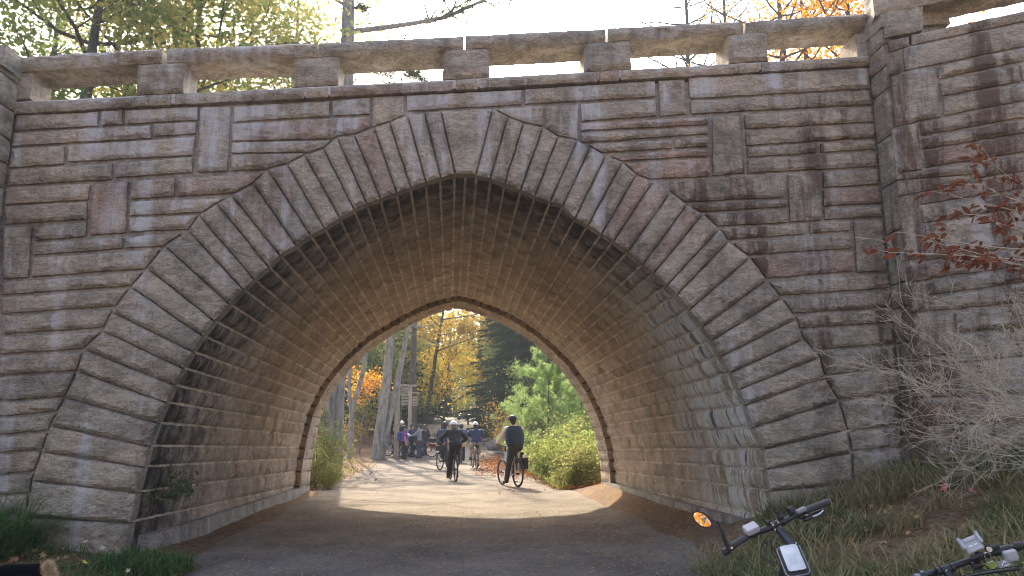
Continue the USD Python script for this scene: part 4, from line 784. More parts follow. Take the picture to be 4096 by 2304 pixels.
wingfront = lambda x, y: (y < np.where(x < XR, 8.9, PY - (x - XR) * math.tan(WA) - 0.08))
right = lambda x, y, rs: wingfront(x, y) & (x > 2.35 + 0.9 * (clump(x, y, 0.9, 3.1) - 0.35)) & (x > 2.1 + np.clip(6.0 - y, -3, 1.0) * 0.15 + (y > 8.0) * 1.3) & (clump(x, y, 1.6, 1.0) > 0.36)
obj('grass', blades(field(R_(211), 46000, 2.1, 8.5, 2.2, 8.95, right), R_(212), 0.34, 0.011, 0.9), 'grass_dry', kind='stuff', label='tangled dry and green grass on the right bank below the wing wall', cat='grass')
obj('grass', blades(field(R_(213), 26000, 2.1, 8.5, 2.2, 8.95, lambda x, y, rs: right(x, y, rs) & (clump(x, y, 0.8, 5.0) > 0.5)), R_(214), 0.30, 0.012, 0.8), 'grass_green', kind='stuff', label='fresh green grass patches on the right bank', cat='grass')
left = lambda x, y, rs: (x < -2.75 - 0.5 * clump(x, y, 1.2, 2.0)) & (y < 8.75) & (y > 5.4) & (clump(x, y, 1.8, 6.0) > 0.40)
obj('grass', np.array(0) if False else cat_([blades(field(R_(215), 9000, -7.5, -2.6, 5.4, 8.8, left), R_(216), 0.20, 0.011, 0.8), blades(field(R_(217), 2600, -6.3, -4.35, 7.6, 8.9, lambda x, y, rs: (x < -4.4) & (y > 7.6)), R_(218), 0.75, 0.013, 1.0),
    blades(field(R_(219), 900, -3.5, -2.75, 8.0, 8.8, lambda x, y, rs: x < -2.7), R_(220), 0.26, 0.012, .8)]), 'grass_green', kind='stuff', label='long green grass at the left foot of the arch', cat='grass')
obj('grass', cat_([blades(field(R_(221), 6000, 2.6, 5.5, 19.3, 32, lambda x, y, rs: clump(x, y, .8, 2.) > 0.4), R_(222), 0.3, 0.02, 0.8), blades(field(R_(223), 3000, -6.5, -3.6, 19.2, 34, lambda x, y, rs: clump(x, y, .8, 3.) > 0.5), R_(224), 0.25, 0.02, 0.8)]), 'leaves_weed', kind='stuff', label='sunlit weedy grass along the path edges beyond the arch', cat='grass')
def lobed(n_, rs, size):     # five-lobed fallen leaves, slightly cupped
    a = np.linspace(0, 2 * np.pi, 13)[:-1]; r = np.array([1.0, .42, .95, .40, .75, .35, .28, .35, .75, .40, .95, .42]); return a, r * size
def fallen(P, rs, size, lob=True, tilt=0.35):
    n = len(P); a, r = lobed(0, rs, 0.5) if lob else (np.array([0, 1.57, 3.14, 4.71]), np.array([.5, .28, .5, .28])); m = len(a)
    S = size * rs.uniform(0.6, 1.3, n); th = rs.uniform(0, 6.283, n)[:, None] + a[None]
    nx = rs.normal(size=(n, 3)) * tilt + (0, 0, 1); nx = unit(nx); u = unit(np.cross(nx, (0.3, 1, 0.1))); v = np.cross(nx, u)
    cup = rs.uniform(-0.1, 0.35, n)[:, None] * r[None] ** 2
    V = P[:, None] + S[:, None, None] * ((np.cos(th) * r)[..., None] * u[:, None] + (np.sin(th) * r)[..., None] * v[:, None] + cup[..., None] * 1.6 * nx[:, None])
    V = np.concatenate([P[:, None], V], 1).reshape(-1, 3); k = np.arange(n)[:, None] * (m + 1); j = np.arange(m)
    F = np.stack([np.zeros(m, int), 1 + j, 1 + (j + 1) % m], 1)
    return V, (k[:, :, None] + F[None]).reshape(-1, 3)
def lift(P, z): P = P.copy(); P[:, 2] += z; return P
anyw = lambda x, y, rs: rs.rand(len(x)) < 1
def onpath(rs, n, x0, x1, y0, y1, keep): 
    P = field(rs, n, x0, x1, y0, y1, keep); P[:, 2] = gz(P[:, 0], P[:, 1]) + 0.035; return P
obj('fallen_leaves', cat_([fallen(onpath(R_(231), 420, -2.7, 2.6, 4.5, 13.5, lambda x, y, rs: clump(x, y, .7, 1.) > 0.42), R_(232), 0.05, True, .2), fallen(onpath(R_(233), 4200, -2.8, 2.5, 4.5, 14, anyw), R_(234), 0.036, False, .25),
    fallen(onpath(R_(235), 500, 1.2, 2.8, 4.0, 12, anyw), R_(236), 0.05, True)]), 'leaves_dry', kind='stuff', label='small dry leaves and twigs strewn over the shaded path', cat='leaves')
obj('fallen_leaves', cat_([fallen(lift(field(R_(237), 800, 2.3, 7.5, 2.5, 8.8, lambda x, y, rs: wingfront(x, y) & (x > 2.2)), .11), R_(238), 0.062, True, .9), fallen(lift(field(R_(239), 420, -6.5, -2.7, 5.4, 8.8, anyw), .05), R_(240), 0.085, True, .6)]), 'leaves_dry', kind='stuff', label='brown and yellow leaves caught in the grass on both verges', cat='leaves')
obj('fallen_leaves', cat_([fallen(lift(field(R_(241), 9000, 2.4, 9, 19, 46, lambda x, y, rs: x > 2.55 + .5 * rs.normal(size=len(x)) * 0.6), .05), R_(242), 0.11, False, .5), fallen(lift(field(R_(243), 9000, -14, -3.3, 19, 60, lambda x, y, rs: x < -3.7 - 1.5 * sst(28, 40, y) + .4 * rs.normal(size=len(x))), .05), R_(244), 0.12, False, .5),
    fallen(onpath(R_(245), 2600, -4.5, 2.6, 18, 60, lambda x, y, rs: rs.rand(len(x)) < (np.abs(x + 0.7) / 4) ** 1.5), R_(246), 0.09, False, .3), fallen(onpath(R_(247), 11000, 0.3, 3.2, 22, 42, lambda x, y, rs: rs.rand(len(x)) < np.clip((x - .6) / 1.6, 0, 1) * sst(23, 29, y)), R_(248), 0.10, False, .3)]), 'leaves_litter', kind='stuff', label='orange leaf litter on the banks beyond the arch', cat='leaves')
plain('leaf_pink', (0.52, 0.30, 0.29), 0.8); plain('leaf_gold', (0.55, 0.38, 0.05), 0.8); plain('leaf_tan', (0.30, 0.23, 0.15), 0.8); plain('leaf_red', (0.42, 0.13, 0.12), 0.8)
for k, (sx, sy, Y, sz, m, lab) in enumerate(((345, 2165, 8.1, .15, 'leaf_pink', 'pink maple leaf standing in the grass at the left arch foot'), (250, 2193, 7.9, .12, 'leaf_gold', 'yellow maple leaf left of the pink leaf'), (412, 2190, 8.0, .13, 'leaf_tan', 'pale curled leaf right of the pink leaf'),
        (340, 2248, 7.3, .11, 'leaf_gold', 'orange-gold leaf below the pink leaf'), (515, 2282, 7.1, .11, 'leaf_tan', 'tan leaf on the grass edge at the path'), (3800, 1985, 7.2, .2, 'leaf_red', 'dusky red leaf spray on the right bank under the bare shrub'))):
    p = at_y(np.array([(sx, sy)]), Y)[0]; rs = R_(260 + k)
    tm = thing('maple_leaf', lab, 'leaf', p); v, f = fallen(np.zeros((1 if k < 5 else 5, 3)) + (rs.normal(size=(1 if k < 5 else 5, 3)) * (0.12 if k == 5 else 0)), rs, sz / 1.6, True, 0.3)
    v = v @ rot((1, 0, 0), 0.6).T
    usdkit.mesh(stage, str(tm.GetPath()) + '/blade', (v, f), MAT[m])
# bare shrub with pale twigs, and the russet-leaved branch above it, both leaning in from the right
rs = R_(271); W = []
base = at_y(np.array([(4330, 1960)]), 6.6)[0]; base[2] = float(gz(base[0], base[1]))
def grow(p, d, L, r, lev, up):
    P, R = limb(p, d, L, r, rs, 9, up, 0.13); W.append(tube(P, np.maximum(R, 0.0017), 4 if lev < 2 else 3, False))
    if lev < 3:
        for j in range((5, 4, 3)[lev]):
            i = rs.randint(2, 9); grow(P[i], unit(unit(P[i] - P[i - 1]) + rs.normal(size=3) * (0.5, 0.5, 0.42)), L * rs.uniform(0.3, 0.6), max(R[i] * 0.72, 0.002), lev + 1, up * 0.4)
for k in range(32):
    d = unit(np.array([-1.0, rs.uniform(-.35, .45), rs.uniform(-0.02, 0.85)])); grow(base + rs.normal(size=3) * (0.3, 0.4, 0.05) + (0, 0, rs.uniform(0.05, 1.0)), d, rs.uniform(0.7, 1.45), 0.007, 0, -0.1)
t = thing('bare_shrub', 'leafless shrub of pale tangled twigs in front of the wing wall', 'shrub', base); w = cat_(W); obj('twigs', (w[0] - base, w[1]), 'twig_pale', t)
W, E = [], []; b2 = at_y(np.array([(4420, 1500)]), 6.9)[0]
t = thing('beech_sapling', 'beech sapling with curled russet leaves at the right frame edge', 'tree', (b2[0], b2[1], float(gz(b2[0], b2[1]))))
trunk = np.array([(b2[0], b2[1], float(gz(b2[0], b2[1])) - .1), (b2[0], b2[1], 2.2), (b2[0] - .1, b2[1], 3.4), (b2[0] - .3, b2[1], 4.6)]); W.append(tube(spline(trunk, 14), np.linspace(.03, .012, 14), 7))
for (sx, sy, ex, ey) in ((4300, 1120, 3700, 960), (4320, 1000, 3620, 930), (4300, 900, 3760, 770), (4280, 1060, 3560, 1010), (4300, 820, 3860, 690), (4300, 960, 3900, 850), (4300, 1080, 3820, 1010), (4300, 760, 3960, 640)):
    a, c = at_y(np.array([(sx, sy)]), 6.9)[0], at_y(np.array([(ex, ey)]), 6.6 + rs.uniform(-.2, .3))[0]
    P = spline([a, (a + c) / 2 + rs.normal(size=3) * .06 + (0, 0, -.06), c], 14); W.append(tube(P, np.linspace(.010, .0025, 14), 4, False))
    for j in range(11):
        i = rs.randint(3, 14); P2, R2 = limb(P[i], unit(unit(c - a) + rs.normal(size=3) * .7), rs.uniform(.1, .3), .003, rs, 5, -.2); W.append(tube(P2, R2, 3, False)); E += [P2[-1], P2[3], P2[2]]
o = np.array((b2[0], b2[1], float(gz(b2[0], b2[1])))); w = cat_(W); obj('trunk', (w[0] - o, w[1]), 'twig_pale', t)
E = np.array(E); n = len(E)
def curled(C, D, L, rs):     # long beech leaves rolled about the midrib
    n = len(C); s = unit(np.cross(D, rs.normal(size=(n, 3)))); u = np.cross(D, s); V = []
    for tt, ww in ((0, .04), (.3, .20), (.65, .19), (1, .02)):
        for q in (-1, 0, 1): V.append(C + D * (L * tt)[:, None] + s * (q * ww * L)[:, None] + u * ((abs(q) * .16 - .06 * math.sin(tt * 3)) * L)[:, None])
    V = np.stack(V, 1).reshape(-1, 3); k = np.arange(n)[:, None] * 12; F = []
    for a in range(3):
        for b in range(2): i = a * 3 + b; F += [k + (i, i + 1, i + 4), k + (i, i + 4, i + 3)]
    return V, np.vstack(F)
D_ = unit(rs.normal(size=(n, 3)) * (1, .8, .6) + (-.5, 0, -.55)); lv = curled(E - o, D_, rs.uniform(.07, .125, n), rs)
obj('foliage', lv, 'leaves_russet', t, smooth=40)
# ------------------------------------------------------------------ trail signs, boulders
def facing(at): return math.atan2(-(at[0] - EYE[0]), at[1] - EYE[1])
def boards(t, x0, x1, zs, h, y, rs, point=0):
    for z in zs:
        a = rs.uniform(-.03, .03); w = abs(x1 - x0) * rs.uniform(.9, 1.05); c = (x0 + x1) / 2
        m = trimesh.creation.extrude_polygon(Polygon([(-w / 2, -h / 2), (w / 2 - (.1 if point > 0 else 0), -h / 2), (w / 2, 0), (w / 2 - (.1 if point > 0 else 0), h / 2), (-w / 2, h / 2), (-w / 2 - (.1 if point < 0 else 0), 0)]), 0.035, engine='earcut')
        v = np.array(m.vertices); v = np.c_[v[:, 0], v[:, 2], v[:, 1]] @ rot((0, 1, 0), a).T
        obj('sign_board', (v + (c, y, z), np.array(m.faces)[:, ::-1]), 'wood_sign', t)
at = spot(1586, 41.0); rs = R_(301)
t = thing('trail_sign', 'tall timber trail sign post stacked with board arms, beside the two-stemmed tree', 'signpost', at, facing(at))
obj('post', rbox(0.27, 0.24, 4.45, .02, (0, 0, 2.2)), 'wood_post', t); obj('cap', rbox(.12, .12, .35, .02, (-.05, 0, 4.5)), 'wood_post', t)
boards(t, -0.17, -1.0, np.arange(2.68, 3.5, .155), .125, -.02, rs, -1); boards(t, .17, .56, np.arange(2.85, 3.72, .165), .13, .02, rs, 0)
obj('beam', rbox(1.15, .12, .1, .015, (.45, .06, 3.83)), 'wood_post', t); obj('notice', box(.12, .01, .12, (0.0, -.13, 1.75)), 'leaf_tan', t)
at = spot(1637, 42.0)
t = thing('trail_sign', 'shorter timber trail sign post with small boards, right of the tall one', 'signpost', at, facing(at))
obj('post', rbox(0.20, 0.2, 3.85, .02, (0, 0, 1.92)), 'wood_post', t); boards(t, .12, .48, np.arange(2.75, 3.3, .14), .11, -.02, rs, 1); obj('roof', rbox(.5, .2, .06, .015, (.3, 0, 3.42)), 'wood_sign', t)
at = spot(1749, 84)
t = thing('trail_sign', 'thin distant sign pole with a small board near the path crest', 'signpost', at, facing(at)); obj('post', rbox(.1, .1, 3.3, .02, (0, 0, 1.6)), 'wood_post', t); boards(t, .05, .8, (2.35, 2.6), .2, -.05, rs)
def boulder(label, at, s, seed):
    m = trimesh.creation.icosphere(3, 1.0); v = np.array(m.vertices); v *= (0.72 + 0.6 * meshkit.fbm(v * 1.3 + seed, 3, seed))[:, None]
    for n_ in unit(R_(seed).normal(size=(7, 3))): d = v @ n_; v -= np.outer(np.clip(d - .62, 0, 9) * .85, n_)
    obj('boulder', ((v * s) + at, np.array(m.faces)), 'boulder_granite', smooth=25, label=label, cat='boulder')
boulder('broad grey boulder on the right path edge beyond the rider in the navy jacket', np.array(spot(1972, 45)) + (0, 0, .26), (.5, .4, .34), 3)
boulder('small flat boulder in front of the broad grey boulder', np.array(spot(1998, 42.5)) + (0, 0, .1), (.36, .3, .16), 5)
boulder('dark boulder on the bank above the nearest cyclist', np.array(spot(2085, 46)) + (0, 0, .5), (.8, .5, .6), 7)
boulder('dark block at the left edge of the path below the crest', np.array(spot(1703, 76)) + (0, 0, .35), (.75, .5, .5), 9)
# ------------------------------------------------------------------ people and bicycles
plain('skin', (0.50, 0.30, 0.22), 0.55); plain('hair_brown', (0.10, 0.055, 0.03), 0.6); plain('hair_dark', (0.02, 0.016, 0.014), 0.6)
plain('cloth_navy', (0.020, 0.030, 0.075), 0.85, noise=.25); plain('cloth_vest', (0.018, 0.040, 0.085), 0.55, noise=.2); plain('cloth_cream', (0.62, 0.56, 0.47), 0.85, noise=.08); plain('cloth_charcoal', (0.045, 0.043, 0.045), 0.9, noise=.2)
plain('cloth_black', (0.013, 0.013, 0.015), 0.85, noise=.3); plain('cloth_khaki', (0.30, 0.26, 0.21), 0.9, noise=.1); plain('cloth_purple', (0.20, 0.055, 0.21), 0.85, noise=.15); plain('cloth_grey', (0.27, 0.27, 0.28), 0.9, noise=.12)
plain('cloth_blue', (0.03, 0.06, 0.16), 0.85, noise=.2); plain('cloth_white', (0.7, 0.7, 0.7), 0.9); plain('cloth_jeans', (0.045, 0.055, 0.085), 0.9, noise=.2)
plain('helmet_black', (0.02, 0.02, 0.022), 0.25); plain('helmet_white', (0.72, 0.72, 0.74), 0.3); plain('helmet_dark', (0.05, 0.05, 0.055), 0.35); plain('eye', (0.03, 0.02, 0.02), 0.2); plain('lips', (0.40, 0.16, 0.14), 0.5)
plain('rubber', (0.018, 0.018, 0.019), 0.75); plain('metal_black', (0.022, 0.022, 0.025), 0.35, 0.2); plain('metal_silver', (0.55, 0.55, 0.56), 0.3, 0.9); plain('paint_silver', (0.42, 0.43, 0.44), 0.3, 0.3); plain('paint_blue', (0.20, 0.32, 0.42), 0.35); plain('paint_red', (0.40, 0.03, 0.025), 0.35)
plain('paint_white', (0.75, 0.75, 0.74), 0.35); plain('basket', (0.50, 0.32, 0.08), 0.8, noise=.3); plain('bag_black', (0.016, 0.016, 0.018), 0.7, noise=.3); plain('lamp_red', (0.35, 0.02, 0.02), 0.25)

def ik(a, b, l1, l2, pole):
    a, b = np.asarray(a, float), np.asarray(b, float); d = b - a; L = min(np.linalg.norm(d), (l1 + l2) * .998); u = unit(d)
    x = (l1 * l1 - l2 * l2 + L * L) / (2 * L); h = math.sqrt(max(l1 * l1 - x * x, 0)); p = np.asarray(pole, float); p = unit(p - u * (p @ u))
    return a + u * x + p * h
def hand(w, d, side, palm, k=1.0):
    """palm with four unequal, curled fingers and a thumb at its side"""
    d, n = unit(np.asarray(d, float)), unit(np.asarray(palm, float)); n = unit(n - d * (n @ d)); s = np.cross(d, n) * side; B = []
    for i, L in enumerate((.068, .078, .073, .058)):
        o = s * (0.030 - 0.020 * i); a = w + d * .085 * k + o; b = a + (d * .9 + n * .35) * L * .45 * k; c = b + (d * .45 + n * .85) * L * .4 * k; e = c + (n - d * .25) * L * .3 * k
        B += [(w + d * .02 + o * .8, a, .013, .0105), (a, b, .0105, .0095), (b, c, .0095, .009), (c, e, .009, .008)]
    t0 = w + d * .03 + s * .03; t1 = t0 + (d * .6 + s * .65 + n * .3) * .038; t2 = t1 + (d * .7 + n * .65) * .032
    return B + [(w, t0, .018, .014), (t0, t1, .014, .011), (t1, t2, .011, .009)]
def person(label, at, rz, J, top, legs, helmet, hair='hair_dark', shoes='cloth_black', short_sleeve=False, shorts=False, vest=None, long_hair=False, group=None, build=1.0, scale=1.0):
    t = thing('person', label, 'person', at, rz, scale, group); g = build
    J = {k: np.asarray(v, float) for k, v in J.items()}
    hip, ch, nk, hd = J['hip'], J['chest'], J['neck'], J['head']; f = unit(J.get('face', (0, 1, -.1))); side = unit(np.cross(f, (0, 0, 1)))
    hu = unit(np.cross(side, f))
    bones, torso, legsB, arms = [], [], [], []
    torso += [(hip + (-.07, 0, 0), hip + (.07, 0, 0), .125 * g, .125 * g), (hip, (hip + ch) / 2, .135 * g, .125 * g), ((hip + ch) / 2 + (-.05, 0, 0), ch + (-.09, 0, 0), .11 * g, .115 * g), ((hip + ch) / 2 + (.05, 0, 0), ch + (.09, 0, 0), .11 * g, .115 * g), (ch + (-.09, 0, 0), ch + (.09, 0, 0), .115, .115), (ch, nk, .09, .058)]
    neck = [(nk, hd - hu * .06, .055, .055)]
    headB = [(hd + hu * .035 - f * .012, hd + hu * .035 + f * .008, .098, .094), (hd, hd - hu * .085 + f * .035, .082, .05), (hd + f * .09 + hu * .0, hd + f * .112 - hu * .025, .014, .016)] + [(hd + side * s * .088, hd + side * s * .093 - hu * .03 - f * .01, .02, .014) for s in (-1, 1)]
    hands = []; sh, hands_ = {}, {}
    for s, q in ((-1, 'L'), (1, 'R')):
        S = J['sh' + q]; H = J['hand' + q]; E = J.get('el' + q); E = ik(S, H, .30, .27, J.get('pole' + q, (s * .6, -.2, -.8))) if E is None else E
        wd = unit(H - E); arms.append((S, E, H)); hands += hand(H - wd * .02, wd if 'hd' + q not in J else J['hd' + q], s, J.get('palm' + q, (0, .2, -1)))
        bones += [(S, E, .056, .043), (E, H, .042, .029)]
        hp = hip + (s * .085, 0, -.03); F_ = J['foot' + q]; K = J.get('kn' + q); K = ik(hp, F_ + (0, -.02, .08), .44, .43, J.get('kpole' + q, (s * .12, 1, 0.1))) if K is None else K
        fd = unit(J.get('toe' + q, (s * .12, 1, -.02))); A = F_ + (0, 0, .08)
        legsB.append((hp, K, A, F_, fd)); bones += [(hp, K, .088 * g, .06), (K, A, .057, .038), (A, F_ + fd * .13 + (0, 0, .03), .036, .028)]
    shoulders = [(J['shL'], J['shR'], .068, .068), (J['shL'], ch, .07, .08), (J['shR'], ch, .07, .08)]
    body = hull_chain(torso + shoulders + neck + headB + bones, 12); v, fc = organic(body, .045, 5); hv, hf = organic(hull_chain(hands, 6), .02, 2)
    obj('body', cat_([(v, fc), (hv, hf)]), 'skin', t, smooth=50)
    p = .022
    slv = []
    for S, E, H in arms: slv += [(S, E, .056 + p, .045 + p)] + ([] if short_sleeve else [(E, H - unit(H - E) * .03, .045 + p, .032 + p * .8)])
    if short_sleeve: slv = [(S, S + (E - S) * .62, .06 + p, .056 + p) for S, E, H in arms]
    tb = [(a, b, ra + p, rb + (p if i < len(torso) - 1 else p * .55)) for i, (a, b, ra, rb) in enumerate(torso)]
    if vest:
        obj('shirt', organic(hull_chain([(a, b, ra + p * .9, rb + p * .9) for a, b, ra, rb in shoulders] + slv, 10), .04, 4), top, t, smooth=50)
        for k in range(8):       # quilted vest: one roll per baffle
            z0, z1 = k / 8, (k + 1) / 8; a, b = hip + (ch + (0, 0, .11) - hip) * (z0 * .98 + .02), hip + (ch + (0, 0, .11) - hip) * z1; m = (a + b) / 2; w = (.075 + .05 * math.sin(math.pi * (k + 1) / 9)) * (1.0 if k < 7 else .9)
            obj('vest_baffle', organic(hull_chain([(m + (-w, 0, 0), m + (w, 0, 0), .137 * g - .012 * (k == 7), .137 * g - .012 * (k == 7)), (m + (-w, 0, -.015), m + (w, 0, .015), .141 * g - .012 * (k == 7), .141 * g - .012 * (k == 7))], 16) ^ manifold3d.Manifold.cube((1, 1, np.linalg.norm(b - a) * 1.25), True).rotate((math.degrees(math.atan2(-(ch - hip)[1], (ch - hip)[2])), 0, 0)).translate(tuple(map(float, m))), .04, 1), vest, t, smooth=40)
    else:
        obj('top', organic(hull_chain(tb + [(a, b, ra + p, rb + p) for a, b, ra, rb in shoulders] + slv, 10), .04, 4), top, t, smooth=50)
    lg = [(hip + (-.07, 0, -.03), hip + (.07, 0, -.03), .14 * g, .14 * g)]
    for hp, K, A, F_, fd in legsB: lg += [(hp, K, .092 * g + p, .066 + p)] if not shorts else [(hp, hp + (K - hp) * .92, .095 * g + p, .085 + p)]; lg += [] if shorts else [(K, A + (K - A) * .04, .062 + p, .046 + p)]
    obj('shorts' if shorts else 'trousers', organic(hull_chain(lg, 10), .04, 4), legs, t, smooth=50)
    for hp, K, A, F_, fd in legsB: obj('shoe', organic(hull_chain([(F_ + (0, 0, .05) - fd * .05, F_ + (0, 0, .03) + fd * .15, .045, .034), (F_ + (0, 0, .09), F_ + (0, 0, .04), .046, .045)], 10), .03, 3), shoes, t, smooth=50)
    hb = [(hd + hu * .045 - f * .03, hd + hu * .045 - f * .01, .104, .104), (hd - f * .035, hd - hu * .05 - f * .045, .09, .065)]
    if long_hair: hb += [(hd - f * .05, nk - f * .07 + (0, 0, .02), .085, .075), (nk - f * .07, nk - f * .10 - hu * .16, .075, .045)]
    obj('hair', organic(hull_chain(hb, 10), .03, 3), hair, t, smooth=50)
    c = hd + hu * .055; sh_ = manifold3d.Manifold.sphere(1.0, 24).scale((.125, .15, .118)); cut = manifold3d.Manifold.cube((1, 1, 1), True).translate((0, 0, -.515))
    vents = manifold3d.Manifold.batch_boolean([manifold3d.Manifold.sphere(1, 10).scale((.013, .085, .03)).translate((x, y, z)) for x, y, z in ((0, -.02, .125), (.05, -.02, .112), (-.05, -.02, .112), (.092, -.01, .08), (-.092, -.01, .08))] + [manifold3d.Manifold.sphere(1, 10).scale((.013, .03, .045)).translate((x, -.142, .04)) for x in (-.05, 0, .05)], manifold3d.OpType.Add)
    Rm = np.stack([side, f, hu], 1)
    if helmet: obj('helmet', xf((sh_ - cut) - vents, Rm, c), helmet, t, smooth=35)
    obj('eyes', cat_([xf(trimesh.creation.icosphere(1, .012), None, hd + f * .088 + side * s * .034 + hu * .012) for s in (-1, 1)]), 'eye', t); obj('mouth', xf(trimesh.creation.icosphere(1, .016), Rm @ np.diag((1.5, .6, .5)), hd + f * .083 - hu * .06), 'lips', t)
    return t
def bicycle(label, at, rz, paint='metal_black', frame='diamond', bag=None, basket=None, fender=False, rack=True, steer=0.0, lean=0.0, group=None, scale=1.0, lever=True, bar_parts=True):
    t = thing('bicycle', label, 'bicycle', at, rz, scale, group, roty=lean); R, W = .345, 1.07
    def wheel(nm, y, rzs=0.0, ry=0.0):
        w = part(nm, t); X = rot((0, 0, 1), rzs); o = np.array([0, y, R])
        put = lambda m: xf(m, X, o if not rzs else np.array([0, y, R]))
        obj('tyre', put(torus(R - .022, .024, 40, 8)), 'rubber', w, smooth=50); obj('rim', put(torus(R - .05, .012, 36, 6)), 'metal_black', w, smooth=50)
        sp = [tube([(s_ * .02, .03 * math.cos(a + .5 * s_), .03 * math.sin(a + .5 * s_)), (0, (R - .05) * math.cos(a), (R - .05) * math.sin(a))], .0022, 3, False) for k, a in enumerate(np.arange(24) * 2 * np.pi / 24) for s_ in ((-1, 1)[k % 2],)]
        obj('spokes', put(cat_(sp)), 'metal_silver', w); obj('hub', put(tube([(-.06, 0, 0), (-.03, 0, 0), (.03, 0, 0), (.06, 0, 0)], [.012, .03, .03, .012], 10)), 'metal_black', w, smooth=40)
    wheel('rear_wheel', 0); wheel('front_wheel', W, steer)
    bb, seat, ht, hb = np.array([0, .44, .29]), np.array([0, .24, .80]), np.array([0, .86, .88]), np.array([0, .90, .72])
    if frame == 'diamond': tubes = [tube([bb, hb], .024, 8), tube([seat + (0, .02, -.06), ht], .018, 8)]
    else: tubes = [tube(spline([ht, (0, .72, .62), (0, .56, .40), bb], 12), .03, 8), tube(spline([hb, (0, .70, .52), (0, .55, .33), bb], 12), .022, 8)]
    tubes += [tube([bb, seat], .019, 8), tube([ht, hb], .024, 8)] + [tube([bb + (s * .03, 0, 0), (s * .062, 0, R)], .011, 6) for s in (-1, 1)] + [tube([seat + (s * .015, 0, -.05), (s * .062, 0, R)], .010, 6) for s in (-1, 1)]
    obj('frame', cat_(tubes), paint, t, smooth=40)
    st = lambda p: rot((0, 0, 1), steer) @ (np.asarray(p, float) - (0, W, 0)) + (0, W, 0)
    obj('fork', cat_([tube([st((s * .055, W, R)), st((s * .05, .96, .60)), st((s * .03, .905, .70))], .013, 6) for s in (-1, 1)] + [tube([st((-.05, .905, .70)), st((.05, .905, .70))], .016, 6)]), paint, t, smooth=40)
    obj('seat_post', tube([seat, (0, .19, .95)], .0135, 8), 'metal_black', t, smooth=40)
    sd = organic(hull_chain([((-.06, .08, .975), (.06, .08, .975), .035, .035), ((0, .08, .975), (0, .33, .97), .04, .018)], 10), .03, 3); obj('saddle', sd, 'rubber', t, smooth=50)
    obj('stem', tube([ht, (0, .85, 1.00), (0, .90, 1.04)], .016, 8), 'metal_black', t, smooth=40)
    hbp = spline([(-.31, .74, 1.10), (-.16, .84, 1.075), (0, .90, 1.04), (.16, .84, 1.075), (.31, .74, 1.10)], 22); obj('handlebar', tube(hbp, .013, 8), 'metal_black', t, smooth=40)
    for s in (0, 1): obj('grip', tube(hbp[:6] if s == 0 else hbp[-6:], .018, 8), 'rubber', t, smooth=40)
    obj('crank', cat_([tube([(s * .07, .44, .29), (s * .075, .44 + s * .03, .29 - s * .168)], .011, 6) for s in (-1, 1)] + [xf(torus(.085, .008, 24, 6), None, (.05, .44, .29))]), 'metal_black', t, smooth=40)
    for s in (-1, 1): obj('pedal', box(.09, .09, .022, (s * .13, .44 + s * .03, .29 - s * .168)), 'rubber', t)
    if rack: obj('rack', cat_([tube([(s * .05, -.22, .74), (s * .05, .18, .74)], .006, 5) for s in (-1, 1)] + [tube([(s * .06, 0, R), (s * .05, -.06, .74)], .006, 5) for s in (-1, 1)] + [tube([(-.05, y, .74), (.05, y, .74)], .005, 5) for y in (-.22, -.08, .06)]), 'metal_black', t, smooth=40)
    obj('rear_lamp', rbox(.06, .02, .04, .008, (0, -.25, .73)), 'lamp_red', t)
    if fender:
        a = np.linspace(.2, 2.7, 16); P = np.c_[np.zeros(16), -(R + .03) * np.cos(a), R + (R + .03) * np.sin(a)]; obj('mudguard', cat_([tube(P, .022, 6)]), 'metal_black', t, smooth=40)
    if bag:
        for (sx, sy, sz, x, y, z, m) in bag: obj('bag', rbox(sx, sy, sz, .025, (x, y, z)), m, t, smooth=40)
    if basket: obj('basket', rbox(.36, .26, .2, .02, basket), 'basket', t, smooth=40)
    return t
RIDE = dict(hip=(0, .17, 1.06), chest=(0, .33, 1.40), neck=(0, .40, 1.545), head=(0, .46, 1.67), shL=(-.19, .36, 1.455), shR=(.19, .36, 1.455), handL=(-.29, .755, 1.125), handR=(.29, .755, 1.125), palmL=(0, .3, -1), palmR=(0, .3, -1),
            footL=(-.13, .38, .455 - .03), footR=(.13, .44, .09), kpoleL=(-.12, 1, .1), kpoleR=(.12, 1, .1), poleL=(-.9, -.1, -.5), poleR=(.9, -.1, -.5))
def rider(label, blabel, at, rz, pose, pk, bk):
    bicycle(blabel, at, rz, **bk); return person(label, at, rz, {**RIDE, **pose}, **pk)
def off(sx, sy, dist):
    p = at_xy(sx, sy, dist); return (p[0], p[1], float(gz(p[0], p[1])) + .01)
UP = dict(footL=(-.13, .47, .08), footR=(.13, .41, .425))
rider('nearest rider, in a quilted blue vest over a cream shirt, right side of the path', 'step-through bicycle with pale frame and black pannier under the rider in the vest', off(2072, 1949, 20.4), math.radians(19),
      {**UP, 'hip': (0, .17, 1.07), 'chest': (0, .27, 1.44), 'neck': (0, .31, 1.585), 'head': (0, .36, 1.71), 'shL': (-.2, .29, 1.49), 'shR': (.2, .29, 1.49)}, dict(top='cloth_cream', legs='cloth_charcoal', helmet='helmet_black', vest='cloth_vest', build=1.08),
      dict(paint='paint_silver', frame='step', fender=True, bag=((.15, .30, .30, .13, -.08, .62, 'bag_black'), (.1, .12, .17, .02, -.2, .82, 'bag_black'), (.07, .02, .09, .05, -.27, .80, 'paint_white'))))
